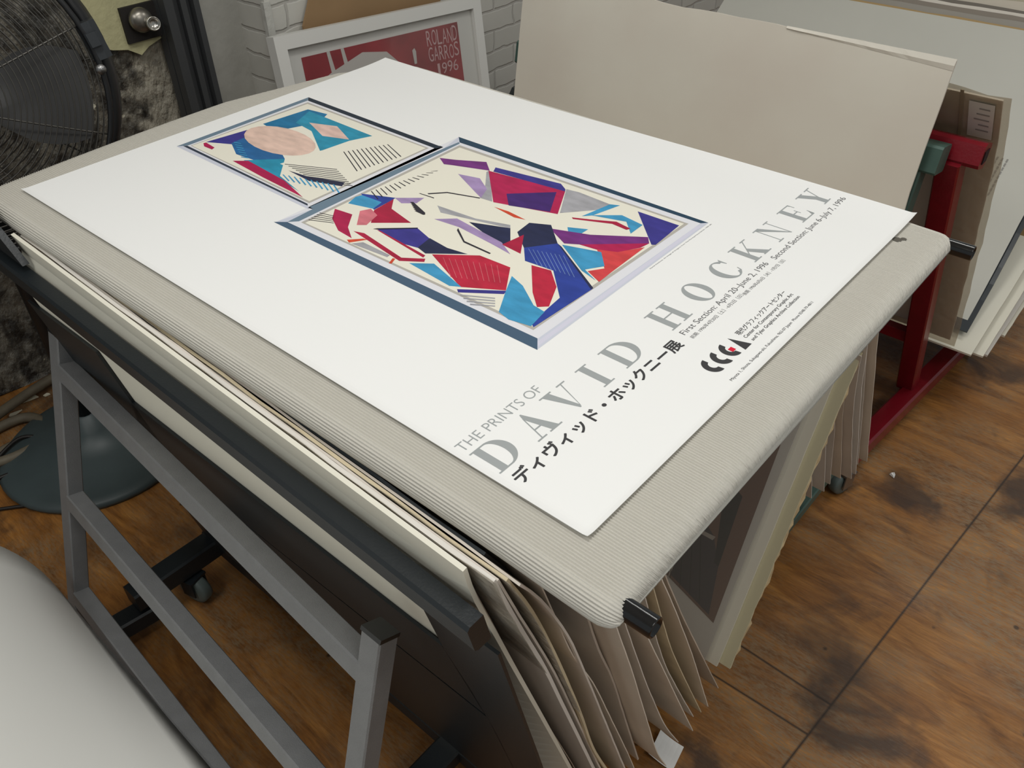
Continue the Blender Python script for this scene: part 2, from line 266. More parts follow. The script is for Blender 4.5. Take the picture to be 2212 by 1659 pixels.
ART_LOW=[
('magenta',[(0.2518,0.6231),(0.2561,0.5915),(0.2284,0.5684),(0.2117,0.5415),(0.2142,0.5717),(0.2309,0.6039)]),
('blue2',[(0.3057,0.6298),(0.3277,0.5809),(0.2839,0.5781),(0.2926,0.6035)]),
('sky',[(0.294,0.6282),(0.3033,0.6247),(0.306,0.5867),(0.2851,0.5816),(0.274,0.6213)]),
('crimson2',[(0.3234,0.5808),(0.3013,0.5616),(0.29,0.511),(0.2558,0.5535),(0.2835,0.5776)]),
('pink',[(0.2694,0.591),(0.2832,0.584),(0.276,0.5627),(0.248,0.5535),(0.2397,0.5638)]),
('indigo',[(0.2491,0.5331),(0.285,0.4934),(0.2754,0.4613),(0.2488,0.4563),(0.2425,0.4862)]),
('navy',[(0.2764,0.4623),(0.2726,0.4269),(0.2777,0.3955),(0.2449,0.4386),(0.2492,0.4567)]),
('red',[(0.2486,0.4306),(0.2849,0.3815),(0.2873,0.3328),(0.2445,0.3027),(0.2157,0.3501)]),
('indigo',[(0.2098,0.3498),(0.2448,0.3012),(0.2369,0.2994),(0.2054,0.3439)]),
('sky',[(0.2155,0.4378),(0.2343,0.4125),(0.2166,0.3491),(0.2092,0.3619)]),
('grey',[(0.2022,0.5316),(0.2143,0.522),(0.2135,0.4705),(0.208,0.4696)]),
('crimson2',[(0.226,0.5547),(0.2312,0.539),(0.2186,0.4549),(0.2358,0.4294),(0.2294,0.4248),(0.2113,0.4512)]),
('crimson2',[(0.2478,0.5338),(0.2489,0.5264),(0.2415,0.4351),(0.236,0.4334)]),
('orange2',[(0.2052,0.5437),(0.2206,0.5291),(0.2223,0.5225),(0.2019,0.5356)]),
('orange2',[(0.2107,0.4625),(0.212,0.4588),(0.2006,0.4536),(0.1991,0.4572)]),
('grey',[(0.3479,0.5189),(0.3533,0.4519),(0.3691,0.4033),(0.3619,0.3971),(0.3359,0.5007)]),
('navy',[(0.3406,0.4521),(0.3624,0.3975),(0.3319,0.3712),(0.3206,0.3799)]),
('lilac',[(0.317,0.4945),(0.3376,0.4714),(0.327,0.3818),(0.3112,0.3533),(0.316,0.3909),(0.3218,0.4525)]),
('grey',[(0.4703,0.5375),(0.4761,0.5362),(0.4043,0.4668),(0.4019,0.4883),(0.4372,0.5098)]),
('purple',[(0.4618,0.6265),(0.4723,0.602),(0.4956,0.5603),(0.4761,0.5362),(0.4553,0.5925),(0.4498,0.6055)]),
('lilac',[(0.4386,0.5654),(0.448,0.5303),(0.4283,0.4986),(0.4029,0.4871),(0.4089,0.501)]),
('lilac',[(0.3267,0.5821),(0.3528,0.5495),(0.3344,0.5461),(0.321,0.5628)]),
('magenta2',[(0.4749,0.5376),(0.4933,0.4075),(0.4325,0.3732),(0.4039,0.4647)]),
('indigo2',[(0.4349,0.4674),(0.4832,0.4153),(0.4309,0.3852),(0.4099,0.4417)]),
('indigo',[(0.4899,0.5368),(0.5079,0.4269),(0.4978,0.4106),(0.4921,0.4069),(0.4772,0.5299)]),
('grey',[(0.4991,0.4101),(0.5026,0.3894),(0.5,0.3347),(0.4777,0.337),(0.4368,0.3728)]),
('orange2',[(0.3942,0.455),(0.3966,0.4302),(0.3928,0.3969),(0.3883,0.4133)]),
('sky',[(0.4479,0.3442),(0.5,0.3347),(0.506,0.3221),(0.459,0.3342)]),
('sky',[(0.4577,0.3369),(0.4844,0.3037),(0.4791,0.2668),(0.4499,0.2658),(0.473,0.2887)]),
('sky',[(0.412,0.3406),(0.4245,0.3158),(0.4057,0.3159),(0.398,0.3278)]),
('crimson2',[(0.4371,0.3526),(0.4501,0.3258),(0.4648,0.2989),(0.4607,0.2732),(0.4547,0.276),(0.4563,0.2999),(0.4344,0.3487)]),
('indigo',[(0.5067,0.2933),(0.508,0.2286),(0.4461,0.2247),(0.4427,0.229)]),
('purple',[(0.3948,0.3563),(0.4146,0.3049),(0.4564,0.2431),(0.4437,0.233),(0.4072,0.2649),(0.3754,0.3175)]),
('magenta2',[(0.3855,0.3006),(0.4437,0.233),(0.4275,0.2355),(0.4004,0.2517),(0.3897,0.2693)]),
('red2',[(0.3895,0.2759),(0.4004,0.2517),(0.4321,0.2319),(0.3579,0.2298),(0.3289,0.2283),(0.3401,0.2537),(0.3582,0.2414)]),
('sky',[(0.371,0.3176),(0.3875,0.2677),(0.3624,0.2444),(0.3411,0.2585),(0.329,0.2332),(0.3365,0.2601)]),
('blue2',[(0.3365,0.3524),(0.3701,0.324),(0.3118,0.2253),(0.2072,0.2293),(0.211,0.2364),(0.2723,0.2435),(0.3147,0.287),(0.3106,0.3288)]),
('navy',[(0.3603,0.3837),(0.3895,0.3875),(0.4031,0.3611),(0.3701,0.324),(0.3344,0.3506)]),
('navy',[(0.3701,0.324),(0.3667,0.315),(0.3136,0.2254),(0.3098,0.2263)]),
('crimson2',[(0.3231,0.3777),(0.3602,0.3723),(0.3203,0.3442)]),
('red',[(0.3077,0.3159),(0.313,0.2891),(0.2883,0.261),(0.2501,0.2419),(0.2405,0.2519),(0.2612,0.2756)]),
('sky',[(0.2732,0.3182),(0.2648,0.2937),(0.2407,0.257),(0.2383,0.2388),(0.2066,0.2327),(0.2007,0.2607),(0.2052,0.2794),(0.2408,0.3005)]),
('stroke',[(0.3191,0.624),(0.3205,0.6234),(0.3099,0.5977),(0.3082,0.5977)]),
('stroke',[(0.3265,0.6224),(0.3279,0.6218),(0.3185,0.5976),(0.3168,0.5976)]),
('stroke',[(0.334,0.6209),(0.3353,0.6203),(0.3272,0.5975),(0.3255,0.5975)]),
('stroke',[(0.3415,0.6193),(0.3428,0.6187),(0.336,0.5974),(0.3343,0.5974)]),
('stroke',[(0.349,0.6178),(0.3504,0.6172),(0.3449,0.5973),(0.3431,0.5973)]),
('stroke',[(0.3566,0.6162),(0.3579,0.6156),(0.3538,0.5972),(0.352,0.5972)]),
('stroke',[(0.3642,0.6146),(0.3656,0.614),(0.3628,0.5972),(0.361,0.5971)]),
('stroke',[(0.3718,0.613),(0.3732,0.6124),(0.3719,0.5971),(0.3701,0.597)]),
('stroke',[(0.3795,0.6114),(0.381,0.6108),(0.381,0.597),(0.3792,0.5969)]),
('stroke',[(0.3873,0.6098),(0.3887,0.6092),(0.3903,0.5969),(0.3884,0.5968)]),
('stroke',[(0.3951,0.6082),(0.3965,0.6076),(0.3996,0.5968),(0.3977,0.5967)]),
('stroke',[(0.4029,0.6066),(0.4044,0.606),(0.409,0.5967),(0.4071,0.5966)]),
('stroke',[(0.4108,0.6049),(0.4123,0.6043),(0.4184,0.5966),(0.4166,0.5965)]),
('stroke',[(0.4188,0.6033),(0.4202,0.6027),(0.428,0.5965),(0.4261,0.5964)]),
('stroke',[(0.2088,0.6265),(0.2243,0.5926),(0.2235,0.5917),(0.2078,0.6253)]),
('stroke',[(0.2143,0.6275),(0.2275,0.5964),(0.2267,0.5955),(0.2133,0.6263)]),
('stroke',[(0.2198,0.6286),(0.2307,0.6003),(0.2299,0.5993),(0.2188,0.6273)]),
('stroke',[(0.2254,0.6296),(0.2339,0.6041),(0.2331,0.6032),(0.2244,0.6284)]),
('stroke',[(0.231,0.6307),(0.2372,0.608),(0.2364,0.607),(0.23,0.6294)]),
('grey',[(0.2036,0.3387),(0.2244,0.3021),(0.2227,0.3006),(0.2016,0.3367)]),
('grey',[(0.2013,0.3312),(0.2203,0.2984),(0.2186,0.2969),(0.1993,0.3293)]),
('grey',[(0.199,0.3238),(0.2162,0.2948),(0.2145,0.2933),(0.197,0.3219)]),
('grey',[(0.1968,0.3165),(0.2121,0.2912),(0.2105,0.2897),(0.1948,0.3146)]),
('red3',[(0.2516,0.4142),(0.2521,0.4135),(0.225,0.3735),(0.2242,0.3738)]),
('red3',[(0.2548,0.4068),(0.2553,0.4062),(0.2281,0.3673),(0.2273,0.3676)]),
('red3',[(0.258,0.3995),(0.2585,0.3989),(0.2312,0.3611),(0.2304,0.3614)]),
('red3',[(0.2612,0.3922),(0.2617,0.3916),(0.2343,0.355),(0.2335,0.3553)]),
('red3',[(0.2644,0.3849),(0.2649,0.3843),(0.2374,0.3489),(0.2366,0.3491)]),
('red3',[(0.2676,0.3777),(0.2681,0.377),(0.2405,0.3427),(0.2396,0.343)]),
('red3',[(0.2708,0.3704),(0.2713,0.3698),(0.2436,0.3366),(0.2427,0.3369)]),
('red3',[(0.2739,0.3632),(0.2744,0.3626),(0.2466,0.3306),(0.2458,0.3308)]),
('red3',[(0.2771,0.3561),(0.2776,0.3554),(0.2497,0.3245),(0.2488,0.3248)]),
('red3',[(0.2802,0.3489),(0.2807,0.3483),(0.2527,0.3184),(0.2518,0.3187)]),
('blue3',[(0.3358,0.3445),(0.3363,0.3439),(0.3128,0.3096),(0.3119,0.3099)]),
('blue3',[(0.3376,0.3388),(0.3381,0.3382),(0.3136,0.3029),(0.3127,0.3032)]),
('blue3',[(0.3394,0.3331),(0.3399,0.3325),(0.3144,0.2963),(0.3135,0.2966)]),
('blue3',[(0.3412,0.3275),(0.3417,0.3268),(0.3151,0.2897),(0.3142,0.29)]),
('blue3',[(0.343,0.3218),(0.3435,0.3212),(0.3159,0.2832),(0.315,0.2835)]),
('blue3',[(0.3448,0.3162),(0.3453,0.3155),(0.3166,0.2766),(0.3157,0.2769)]),
('blue3',[(0.3465,0.3106),(0.3471,0.3099),(0.3174,0.2702),(0.3165,0.2705)]),
('blue3',[(0.3483,0.305),(0.3488,0.3044),(0.3181,0.2637),(0.3172,0.264)]),
('blue3',[(0.3501,0.2994),(0.3506,0.2988),(0.3189,0.2573),(0.318,0.2576)]),
('stroke',[(0.331,0.5556),(0.3339,0.552),(0.3217,0.516),(0.3193,0.5178)]),
('stroke',[(0.3281,0.5508),(0.331,0.5473),(0.321,0.5153),(0.3187,0.5172)]),
('stroke',[(0.3252,0.5461),(0.3281,0.5426),(0.3203,0.5146),(0.318,0.5165)]),
('stroke',[(0.3224,0.5415),(0.3252,0.5379),(0.3197,0.5139),(0.3174,0.5158)]),
('stroke',[(0.3195,0.5368),(0.3224,0.5333),(0.319,0.5133),(0.3167,0.5152)]),
('stroke',[(0.3167,0.5322),(0.3195,0.5287),(0.3183,0.5126),(0.316,0.5145)]),
('stroke',[(0.3575,0.5652),(0.3589,0.5634),(0.3615,0.5387),(0.3599,0.5375)]),
('stroke',[(0.3136,0.4486),(0.3188,0.4515),(0.2989,0.421),(0.2976,0.3744),(0.2951,0.374),(0.2959,0.4202)]),
('stroke',[(0.3652,0.5555),(0.3857,0.5365),(0.4019,0.4883),(0.4002,0.4867),(0.3837,0.5346),(0.3643,0.5524)]),
('stroke',[(0.2459,0.5381),(0.2508,0.5349),(0.2859,0.4942),(0.2844,0.4927),(0.2487,0.5327)])]

# ------------------------------------------------------------------ materials
paper_white = mat('poster_paper', (246, 247, 246), 0.45, spec=0.35)
cream_board = mat('cream_board', (232, 229, 214), 0.6)
grey_sheet = mat('grey_backing_paper', (226, 218, 208), 0.8, vary=0.10, vscale=9)
warm_sheet = mat('warm_backing_paper', (234, 224, 209), 0.8, vary=0.10, vscale=9)
tan_sheet = mat('tan_backing_paper', (222, 208, 176), 0.75, vary=0.15, vscale=20)
pale_sheet = mat('pale_print_paper', (230, 226, 219), 0.6, vary=0.06, vscale=6)
brown_sheet = mat('brown_kraft_sheet', (204, 190, 174), 0.8, vary=0.15, vscale=7)
black_steel = mat('black_painted_steel', (26, 32, 36), 0.42, bump=0.05, bscale=300)
gloss_black = mat('glossy_black_tube', (14, 15, 17), 0.16, spec=0.7, bump=0.04, bscale=40)
grey_steel = mat('grey_painted_steel', (122, 123, 124), 0.42, bump=0.25, bscale=900, vary=0.1, vscale=40)
red_steel = mat('dark_red_painted_steel', (124, 18, 32), 0.28, vary=0.12, vscale=30, bump=0.05, bscale=200)
green_steel = mat('grey_green_painted_steel', (72, 98, 90), 0.45, vary=0.12, vscale=30)
rubber = mat('caster_rubber', (92, 104, 102), 0.5)
zinc = mat('zinc', (150, 150, 150), 0.35, metal=0.9)
clear = film('clear_sleeve', 0.10)
wrinkled = film('wrinkled_sleeve', 0.22, (252, 250, 246), 0.16, bump=0.35, bscale=30)

def floor_mat():
    m = bpy.data.materials.new('worn_wood_floor'); m.use_nodes = True; nt = m.node_tree; b = nt.nodes['Principled BSDF']; L = nt.links.new; N = nt.nodes.new
    tc = N('ShaderNodeTexCoord')
    def noise(scale, st, det=8, rough=0.6, dist=0.0):
        mp = N('ShaderNodeMapping'); mp.inputs['Scale'].default_value = st; mp.inputs['Rotation'].default_value = (0, 0, 0.06); L(tc.outputs['Object'], mp.inputs[0])
        n = N('ShaderNodeTexNoise'); n.inputs['Scale'].default_value = scale; n.inputs['Detail'].default_value = det; n.inputs['Roughness'].default_value = rough; n.inputs['Distortion'].default_value = dist
        L(mp.outputs[0], n.inputs['Vector']); return n.outputs[0]
    def ramp(v, p0, c0, p1, c1, mid=None):
        r = N('ShaderNodeValToRGB'); e = r.color_ramp.elements; e[0].position = p0; e[0].color = c0; e[1].position = p1; e[1].color = c1
        if mid: q = e.new(mid[0]); q.color = mid[1]
        L(v, r.inputs[0]); return r.outputs[0]
    def mix(f, a, b_, mode='MIX'):
        x = N('ShaderNodeMix'); x.data_type = 'RGBA'; x.blend_type = mode
        if isinstance(f, float): x.inputs[0].default_value = f
        else: L(f, x.inputs[0])
        for s, v in ((6, a), (7, b_)):
            if isinstance(v, tuple): x.inputs[s].default_value = v
            else: L(v, x.inputs[s])
        return x.outputs[2]
    K = lambda v: (v, v, v, 1)
    base = ramp(noise(3.2, (5, 1, 1), 7, 0.62, 1.4), 0.30, lin((106, 66, 28)), 0.72, lin((192, 136, 70)), (0.5, lin((154, 102, 46))))
    grain = ramp(noise(26, (9, 0.8, 1), 6, 0.7, 0.6), 0.32, K(0.55), 0.62, K(1.06))
    c = mix(0.75, base, grain, 'MULTIPLY')
    wear = ramp(noise(2.1, (1.3, 1, 1), 6, 0.65), 0.43, K(0), 0.58, K(1))
    fleck = ramp(noise(60, (3.5, 1, 1), 4, 0.7), 0.42, K(0.1), 0.60, K(0.85))
    wf = N('ShaderNodeMath'); wf.operation = 'MULTIPLY'; L(wear, wf.inputs[0]); L(fleck, wf.inputs[1])
    c = mix(wf.outputs[0], c, lin((142, 120, 92)))
    grime = ramp(noise(4.5, (1, 0.9, 1), 5, 0.55, 0.5), 0.56, K(0), 0.66, K(0.85))
    c = mix(grime, c, lin((62, 46, 36)))
    sx = N('ShaderNodeSeparateXYZ'); L(tc.outputs['Object'], sx.inputs[0])
    def line(ax, ay, off, wdt, lim=None):
        a = N('ShaderNodeMath'); a.operation = 'MULTIPLY_ADD'; L(sx.outputs[0], a.inputs[0]); a.inputs[1].default_value = ax; a.inputs[2].default_value = off
        d = N('ShaderNodeMath'); d.operation = 'MULTIPLY_ADD'; L(sx.outputs[1], d.inputs[0]); d.inputs[1].default_value = ay; L(a.outputs[0], d.inputs[2])
        e = N('ShaderNodeMath'); e.operation = 'ABSOLUTE'; L(d.outputs[0], e.inputs[0])
        r = ramp(e.outputs[0], wdt * 0.5, K(1), wdt * 1.4, K(0))
        if lim:
            g = N('ShaderNodeMath'); g.operation = lim[0]; L(sx.outputs[lim[1]], g.inputs[0]); g.inputs[1].default_value = lim[2]
            mm = N('ShaderNodeMath'); mm.operation = 'MULTIPLY'; L(r, mm.inputs[0]); L(g.outputs[0], mm.inputs[1]); return mm.outputs[0]
        return r
    seams = [line(0.0795, 1, 0.0940, 0.0028), line(1, -0.03, -0.617, 0.0016, ('GREATER_THAN', 1, -0.142)), line(1, 0.02, -0.5295, 0.0018, ('GREATER_THAN', 1, -0.135)),
             line(0.0795, 1, 1.3, 0.0028), line(0.0795, 1, -2.0, 0.0028)]
    for s in seams: c = mix(s, c, lin((40, 26, 16)))
    vo = N('ShaderNodeTexVoronoi'); vo.inputs['Scale'].default_value = 9; L(tc.outputs['Object'], vo.inputs['Vector'])
    c = mix(ramp(vo.outputs['Distance'], 0.035, K(0.8), 0.06, K(0)), c, lin((38, 26, 18)))
    L(c, b.inputs['Base Color'])
    L(ramp(noise(5, (1, 1, 1)), 0.35, K(0.30), 0.7, K(0.55)), b.inputs['Roughness'])
    bp = N('ShaderNodeBump'); bp.inputs['Strength'].default_value = 0.18; bp.inputs['Distance'].default_value = 0.01; L(grain, bp.inputs['Height']); L(bp.outputs[0], b.inputs['Normal'])
    return m

def brick_mat():
    m = bpy.data.materials.new('painted_brick'); m.use_nodes = True; nt = m.node_tree; b = nt.nodes['Principled BSDF']; L = nt.links.new; N = nt.nodes.new
    tc = N('ShaderNodeTexCoord'); s = N('ShaderNodeSeparateXYZ'); c = N('ShaderNodeCombineXYZ'); L(tc.outputs['Object'], s.inputs[0]); L(s.outputs[0], c.inputs[0]); L(s.outputs[2], c.inputs[1])
    no = N('ShaderNodeTexNoise'); no.inputs['Scale'].default_value = 14; no.inputs['Detail'].default_value = 5; L(tc.outputs['Object'], no.inputs['Vector'])
    ad = N('ShaderNodeMix'); ad.data_type = 'RGBA'; ad.blend_type = 'LINEAR_LIGHT'; ad.inputs[0].default_value = 0.012; L(c.outputs[0], ad.inputs[6]); L(no.outputs[1], ad.inputs[7])
    br = N('ShaderNodeTexBrick'); br.inputs['Scale'].default_value = 1; br.inputs['Brick Width'].default_value = 0.21; br.inputs['Row Height'].default_value = 0.068; br.inputs['Mortar Size'].default_value = 0.006; br.inputs['Mortar Smooth'].default_value = 0.6
    br.inputs['Color1'].default_value = lin((208, 207, 200)); br.inputs['Color2'].default_value = lin((196, 195, 188)); br.inputs['Mortar'].default_value = lin((184, 182, 176))
    L(ad.outputs[2], br.inputs['Vector']); L(br.outputs[0], b.inputs['Base Color']); b.inputs['Roughness'].default_value = 0.5
    ma = N('ShaderNodeMath'); ma.operation = 'MULTIPLY_ADD'; L(no.outputs[0], ma.inputs[0]); ma.inputs[1].default_value = 0.5; iv = N('ShaderNodeMath'); iv.operation = 'SUBTRACT'; iv.inputs[0].default_value = 1; L(br.outputs['Fac'], iv.inputs[1]); L(iv.outputs[0], ma.inputs[2])
    bp = N('ShaderNodeBump'); bp.inputs['Strength'].default_value = 0.45; bp.inputs['Distance'].default_value = 0.006; L(ma.outputs[0], bp.inputs['Height']); L(bp.outputs[0], b.inputs['Normal'])
    return m

def rough_wall_mat():
    m = bpy.data.materials.new('tarred_stone_wall'); m.use_nodes = True; nt = m.node_tree; b = nt.nodes['Principled BSDF']; L = nt.links.new; N = nt.nodes.new
    tc = N('ShaderNodeTexCoord')
    def nz(s, d, st=(1, 1, 1)):
        mp = N('ShaderNodeMapping'); mp.inputs['Scale'].default_value = st; L(tc.outputs['Object'], mp.inputs[0]); n = N('ShaderNodeTexNoise'); n.inputs['Scale'].default_value = s; n.inputs['Detail'].default_value = d; L(mp.outputs[0], n.inputs['Vector']); return n.outputs[0]
    s = N('ShaderNodeSeparateXYZ'); L(tc.outputs['Object'], s.inputs[0])
    r = N('ShaderNodeValToRGB'); e = r.color_ramp.elements; e[0].position = 0.38; e[0].color = lin((52, 50, 47)); e[1].position = 0.64; e[1].color = lin((120, 116, 106)); L(nz(34, 6, (1, 1, 0.55)), r.inputs[0])
    # worn-off strip beside the steel post and flecks of bare plaster
    g = N('ShaderNodeMath'); g.operation = 'MULTIPLY_ADD'; L(s.outputs[0], g.inputs[0]); g.inputs[1].default_value = 2.6; g.inputs[2].default_value = -1.62
    g2 = N('ShaderNodeMath'); g2.operation = 'ADD'; L(g.outputs[0], g2.inputs[0]); L(nz(22, 7), g2.inputs[1])
    r2 = N('ShaderNodeValToRGB'); e = r2.color_ramp.elements; e[0].position = 0.48; e[0].color = (0, 0, 0, 1); e[1].position = 0.66; e[1].color = (0.8, 0.8, 0.8, 1); L(g2.outputs[0], r2.inputs[0])
    mx = N('ShaderNodeMix'); mx.data_type = 'RGBA'; L(r2.outputs[0], mx.inputs[0]); L(r.outputs[0], mx.inputs[6]); mx.inputs[7].default_value = lin((186, 180, 164))
    r3 = N('ShaderNodeValToRGB'); e = r3.color_ramp.elements; e[0].position = 0.70; e[0].color = (0, 0, 0, 1); e[1].position = 0.72; e[1].color = (1, 1, 1, 1); L(nz(28, 2), r3.inputs[0])
    mx2 = N('ShaderNodeMix'); mx2.data_type = 'RGBA'; L(r3.outputs[0], mx2.inputs[0]); L(mx.outputs[2], mx2.inputs[6]); mx2.inputs[7].default_value = lin((214, 210, 190))
    L(mx2.outputs[2], b.inputs['Base Color']); b.inputs['Roughness'].default_value = 0.32
    bp = N('ShaderNodeBump'); bp.inputs['Strength'].default_value = 1.0; bp.inputs['Distance'].default_value = 0.02; L(nz(48, 6, (1, 1, 0.6)), bp.inputs['Height']); L(bp.outputs[0], b.inputs['Normal'])
    return m

def carpet_mat():
    m = mat('ribbed_carpet', (204, 201, 192), 0.95, bump=0.25, bscale=1100, vary=0.06, vscale=700, spec=0.1)
    for n in m.node_tree.nodes:
        if n.type == 'BUMP': n.inputs['Distance'].default_value = 0.0008
    return m

# ------------------------------------------------------------------ setting
ST = 'structure'
MB().box((-3, -3, -0.05), (4.5, 2.2, 0)).build('floor', floor_mat(), kind=ST)
MB().box((-3, -3, 3.15), (4.5, 2.2, 3.25)).build('ceiling', mat('ceiling_paint', (226, 224, 216), 0.9), kind=ST)
wb = MB().box((0.985, 1.80, 0), (4.5, 2.15, 3.15)).build('wall_back', brick_mat(), kind=ST)
# rough dark wall behind the fan, as a relief
V = []; F = []; nx, nz = 70, 60; rw = random.Random(9)
for j in range(nz):
    for i in range(nx):
        x = -1.6 + 2.4 * i / (nx - 1); z = 3.15 * (j / (nz - 1)) ** 1.6
        V.append((x, 1.955 + 0.012 * math.sin(9 * x + 3 * z) * math.sin(7 * z - 2 * x) + rw.uniform(-0.006, 0.006), z))
for j in range(nz - 1):
    for i in range(nx - 1): a = j * nx + i; F.append((a, a + 1, a + nx + 1, a + nx))
n0 = len(V); V += [(-1.6, 2.15, 0), (0.8, 2.15, 0), (0.8, 2.15, 3.15), (-1.6, 2.15, 3.15)]; F.append((n0, n0 + 3, n0 + 2, n0 + 1))
wl = mesh('wall_left', V, F, rough_wall_mat(), smooth=True, kind=ST)
# bare yellowish plaster patch with a ragged outline
P = [(0.50, 1.2), (0.535, 0.98), (0.545, 0.90), (0.56, 0.865), (0.563, 0.80), (0.60, 0.775), (0.64, 0.765), (0.672, 0.748), (0.70, 0.762), (0.742, 0.775), (0.752, 0.80), (0.758, 0.86), (0.75, 0.90), (0.70, 0.905), (0.68, 0.93), (0.66, 0.96), (0.70, 1.2)]
P = [(x + rw.uniform(-0.004, 0.004), z + rw.uniform(-0.004, 0.004)) for x, z in P]
mb = MB(); n = len(P); mb.add([(x, 1.925, z) for x, z in P] + [(x, 1.97, z) for x, z in P], [tuple(range(n))] + [(i, i + n, (i + 1) % n + n, (i + 1) % n) for i in range(n)])
mb.build('bare_plaster', mat('yellow_plaster', (196, 192, 150), 0.8, bump=0.3, bscale=50, vary=0.10, vscale=14), wl)
MB().box((0.835, 1.93, 0), (0.985, 2.15, 3.15)).build('trim_1', mat('grey_pilaster_paint', (176, 175, 168), 0.6, bump=0.25, bscale=30, vary=0.08, vscale=10), kind=ST)
# broken corner of thick old paint on the brick return
mb = MB(); mb.box((0.978, 1.795, 0.55), (1.0, 1.81, 0.83)); mb.build('paint_crust', mat('thick_white_paint', (196, 196, 190), 0.5, bump=0.6, bscale=24), wb)

# steel post in the corner
t = thing('steel_post', (0.785, 1.9, 0), 'dark grey ribbed steel post standing between the rough dark wall and the grey pilaster', 'post')
mb = MB(); mb.box((0.738, 1.885, 0), (0.832, 1.895, 3.1)); mb.box((0.738, 1.90, 0), (0.748, 1.93, 3.1)); mb.build('web_plate', mat('dark_grey_steel', (62, 64, 66), 0.5), t)
mb = MB(); mb.box((0.738, 1.865, 0), (0.762, 1.885, 3.1)); mb.box((0.784, 1.868, 0), (0.80, 1.885, 3.1)); mb.box((0.816, 1.86, 0), (0.832, 1.885, 3.1)); mb.build('rib', mat('dark_grey_steel', (62, 64, 66), 0.5), t)
# round metal knob in a hole of the plaster
t = thing('round_knob', (0.70, 1.925, 0.83), 'round brushed metal knob set in a dark hole in the yellow plaster patch', 'knob')
mb = MB(); mb.box((0.645, 1.915, 0.783), (0.742, 1.93, 0.868)); mb.build('hole_plate', mat('hole_shade', (34, 30, 28), 0.8), t)  # dark colour stands in for the shade inside the hole
mb = MB(); mb.lathe([(0.002, 0), (0.02, 0.001), (0.028, 0.008), (0.030, 0.018), (0.026, 0.028), (0.012, 0.034), (0.002, 0.035)], (0.688, 1.915, 0.833), (-0.25, -1, 0.2)); mb.build('knob_body', mat('dull_metal', (140, 136, 128), 0.32, metal=0.85), t, True)
mb = MB(); mb.lathe([(0.017, 0), (0.017, 0.03), (0.0155, 0.032), (0.013, 0.03), (0.012, 0.024), (0.002, 0.024)], (0.702, 1.888, 0.826), (-0.25, -1, 0.2)); mb.build('lock_barrel', mat('bright_metal', (190, 188, 182), 0.22, metal=0.9), t, True)

# ------------------------------------------------------------------ fan
fan_dark = mat('fan_black_plastic', (24, 25, 27), 0.4); wire = mat('fan_wire', (92, 90, 86), 0.35, metal=0.6); blade_m = mat('fan_blade_metal', (38, 38, 38), 0.4, metal=0.4)
fc = Vector((0.046, 1.45, 0.922)); fn = (Vector((-0.3904, -0.2654, 1.4496)) - fc).normalized(); fn = (fn + Vector((-0.16, 0.0, -0.10))).normalized()
fs = fn.cross(Vector((0, 0, 1))).normalized(); fu = fs.cross(fn).normalized(); fs = -fs
def fp(r, a, h=0.0): return fc + (fs * math.cos(a) + fu * math.sin(a)) * r + fn * h
fan = thing('pedestal_fan', (0.10, 1.554, 0), 'large black pedestal fan with a round wire guard beside the dark wall', 'fan')
R_ = 0.283; mb = MB()
for k in range(24):
    r = 0.06 + (R_ - 0.062) * k / 23; dome = 0.045 * (1 - (r / R_) ** 2)
    mb.tube([fp(r, 2 * math.pi * i / 64, dome) for i in range(64)], 0.0012, 5, True)
for k in range(9):
    a = math.radians(18 + 40 * k); mb.tube([fp(0.05 + (R_ - 0.05) * i / 8, a, 0.045 * (1 - ((0.05 + (R_ - 0.05) * i / 8) / R_) ** 2) - 0.002) for i in range(9)], 0.0018, 6)
mb.lathe([(0.001, 0.05), (0.06, 0.046), (0.06, 0.04), (0.001, 0.04)], fc, fn, 32)
mb.build('front_guard', wire, fan, True)
mb = MB(); mb.tube([fp(R_, 2 * math.pi * i / 72, 0) for i in range(72)], 0.0055, 8, True); mb.build('guard_rim', fan_dark, fan, True)
mb = MB()
for k in range(22):
    r = 0.07 + (R_ - 0.07) * k / 21; mb.tube([fp(r, 2 * math.pi * i / 64, -0.05 - 0.10 * (1 - (r / R_) ** 2)) for i in range(64)], 0.0011, 5, True)
for k in range(9):
    a = math.radians(5 + 40 * k); mb.tube([fp(0.05 + (R_ - 0.05) * i / 8, a, -0.05 - 0.10 * (1 - ((0.05 + (R_ - 0.05) * i / 8) / R_) ** 2)) for i in range(9)], 0.0018, 6)
mb.build('rear_guard', wire, fan, True)
mb = MB(); V = []; F = []; n = 72
for (r, h) in [(R_ + 0.012, -0.045), (R_ + 0.022, -0.075), (R_ + 0.026, -0.13), (R_ + 0.016, -0.135), (R_ + 0.012, -0.08), (R_ + 0.004, -0.048)]:
    V += [fp(r, 2 * math.pi * i / n, h) for i in range(n)]
for k in range(6): F += [(k * n + i, k * n + (i + 1) % n, ((k + 1) % 6) * n + (i + 1) % n, ((k + 1) % 6) * n + i) for i in range(n)]
mb.add(V, F); mb.build('rear_shell', fan_dark, fan, True)
for k in range(3):
    V = []; F = []
    for i in range(9):
        r = 0.05 + 0.205 * i / 8; wd = 0.35 + 0.22 * math.sin(math.pi * i / 8)
        for j in range(9):
            a = math.radians(-8 + 120 * k) + wd * 1.7 * (j / 8 - 0.5); V.append(fp(r, a, -0.025 - 0.045 * (j / 8 - 0.5) - 0.01))
    for i in range(8):
        for j in range(8): a = i * 9 + j; F.append((a, a + 1, a + 10, a + 9))
    n = len(V); V += [Vector(v) - fn * 0.002 for v in V[:]]; F += [tuple(q + n for q in f[::-1]) for f in F[:]]
    mesh('blade', V, F, blade_m, fan, True)
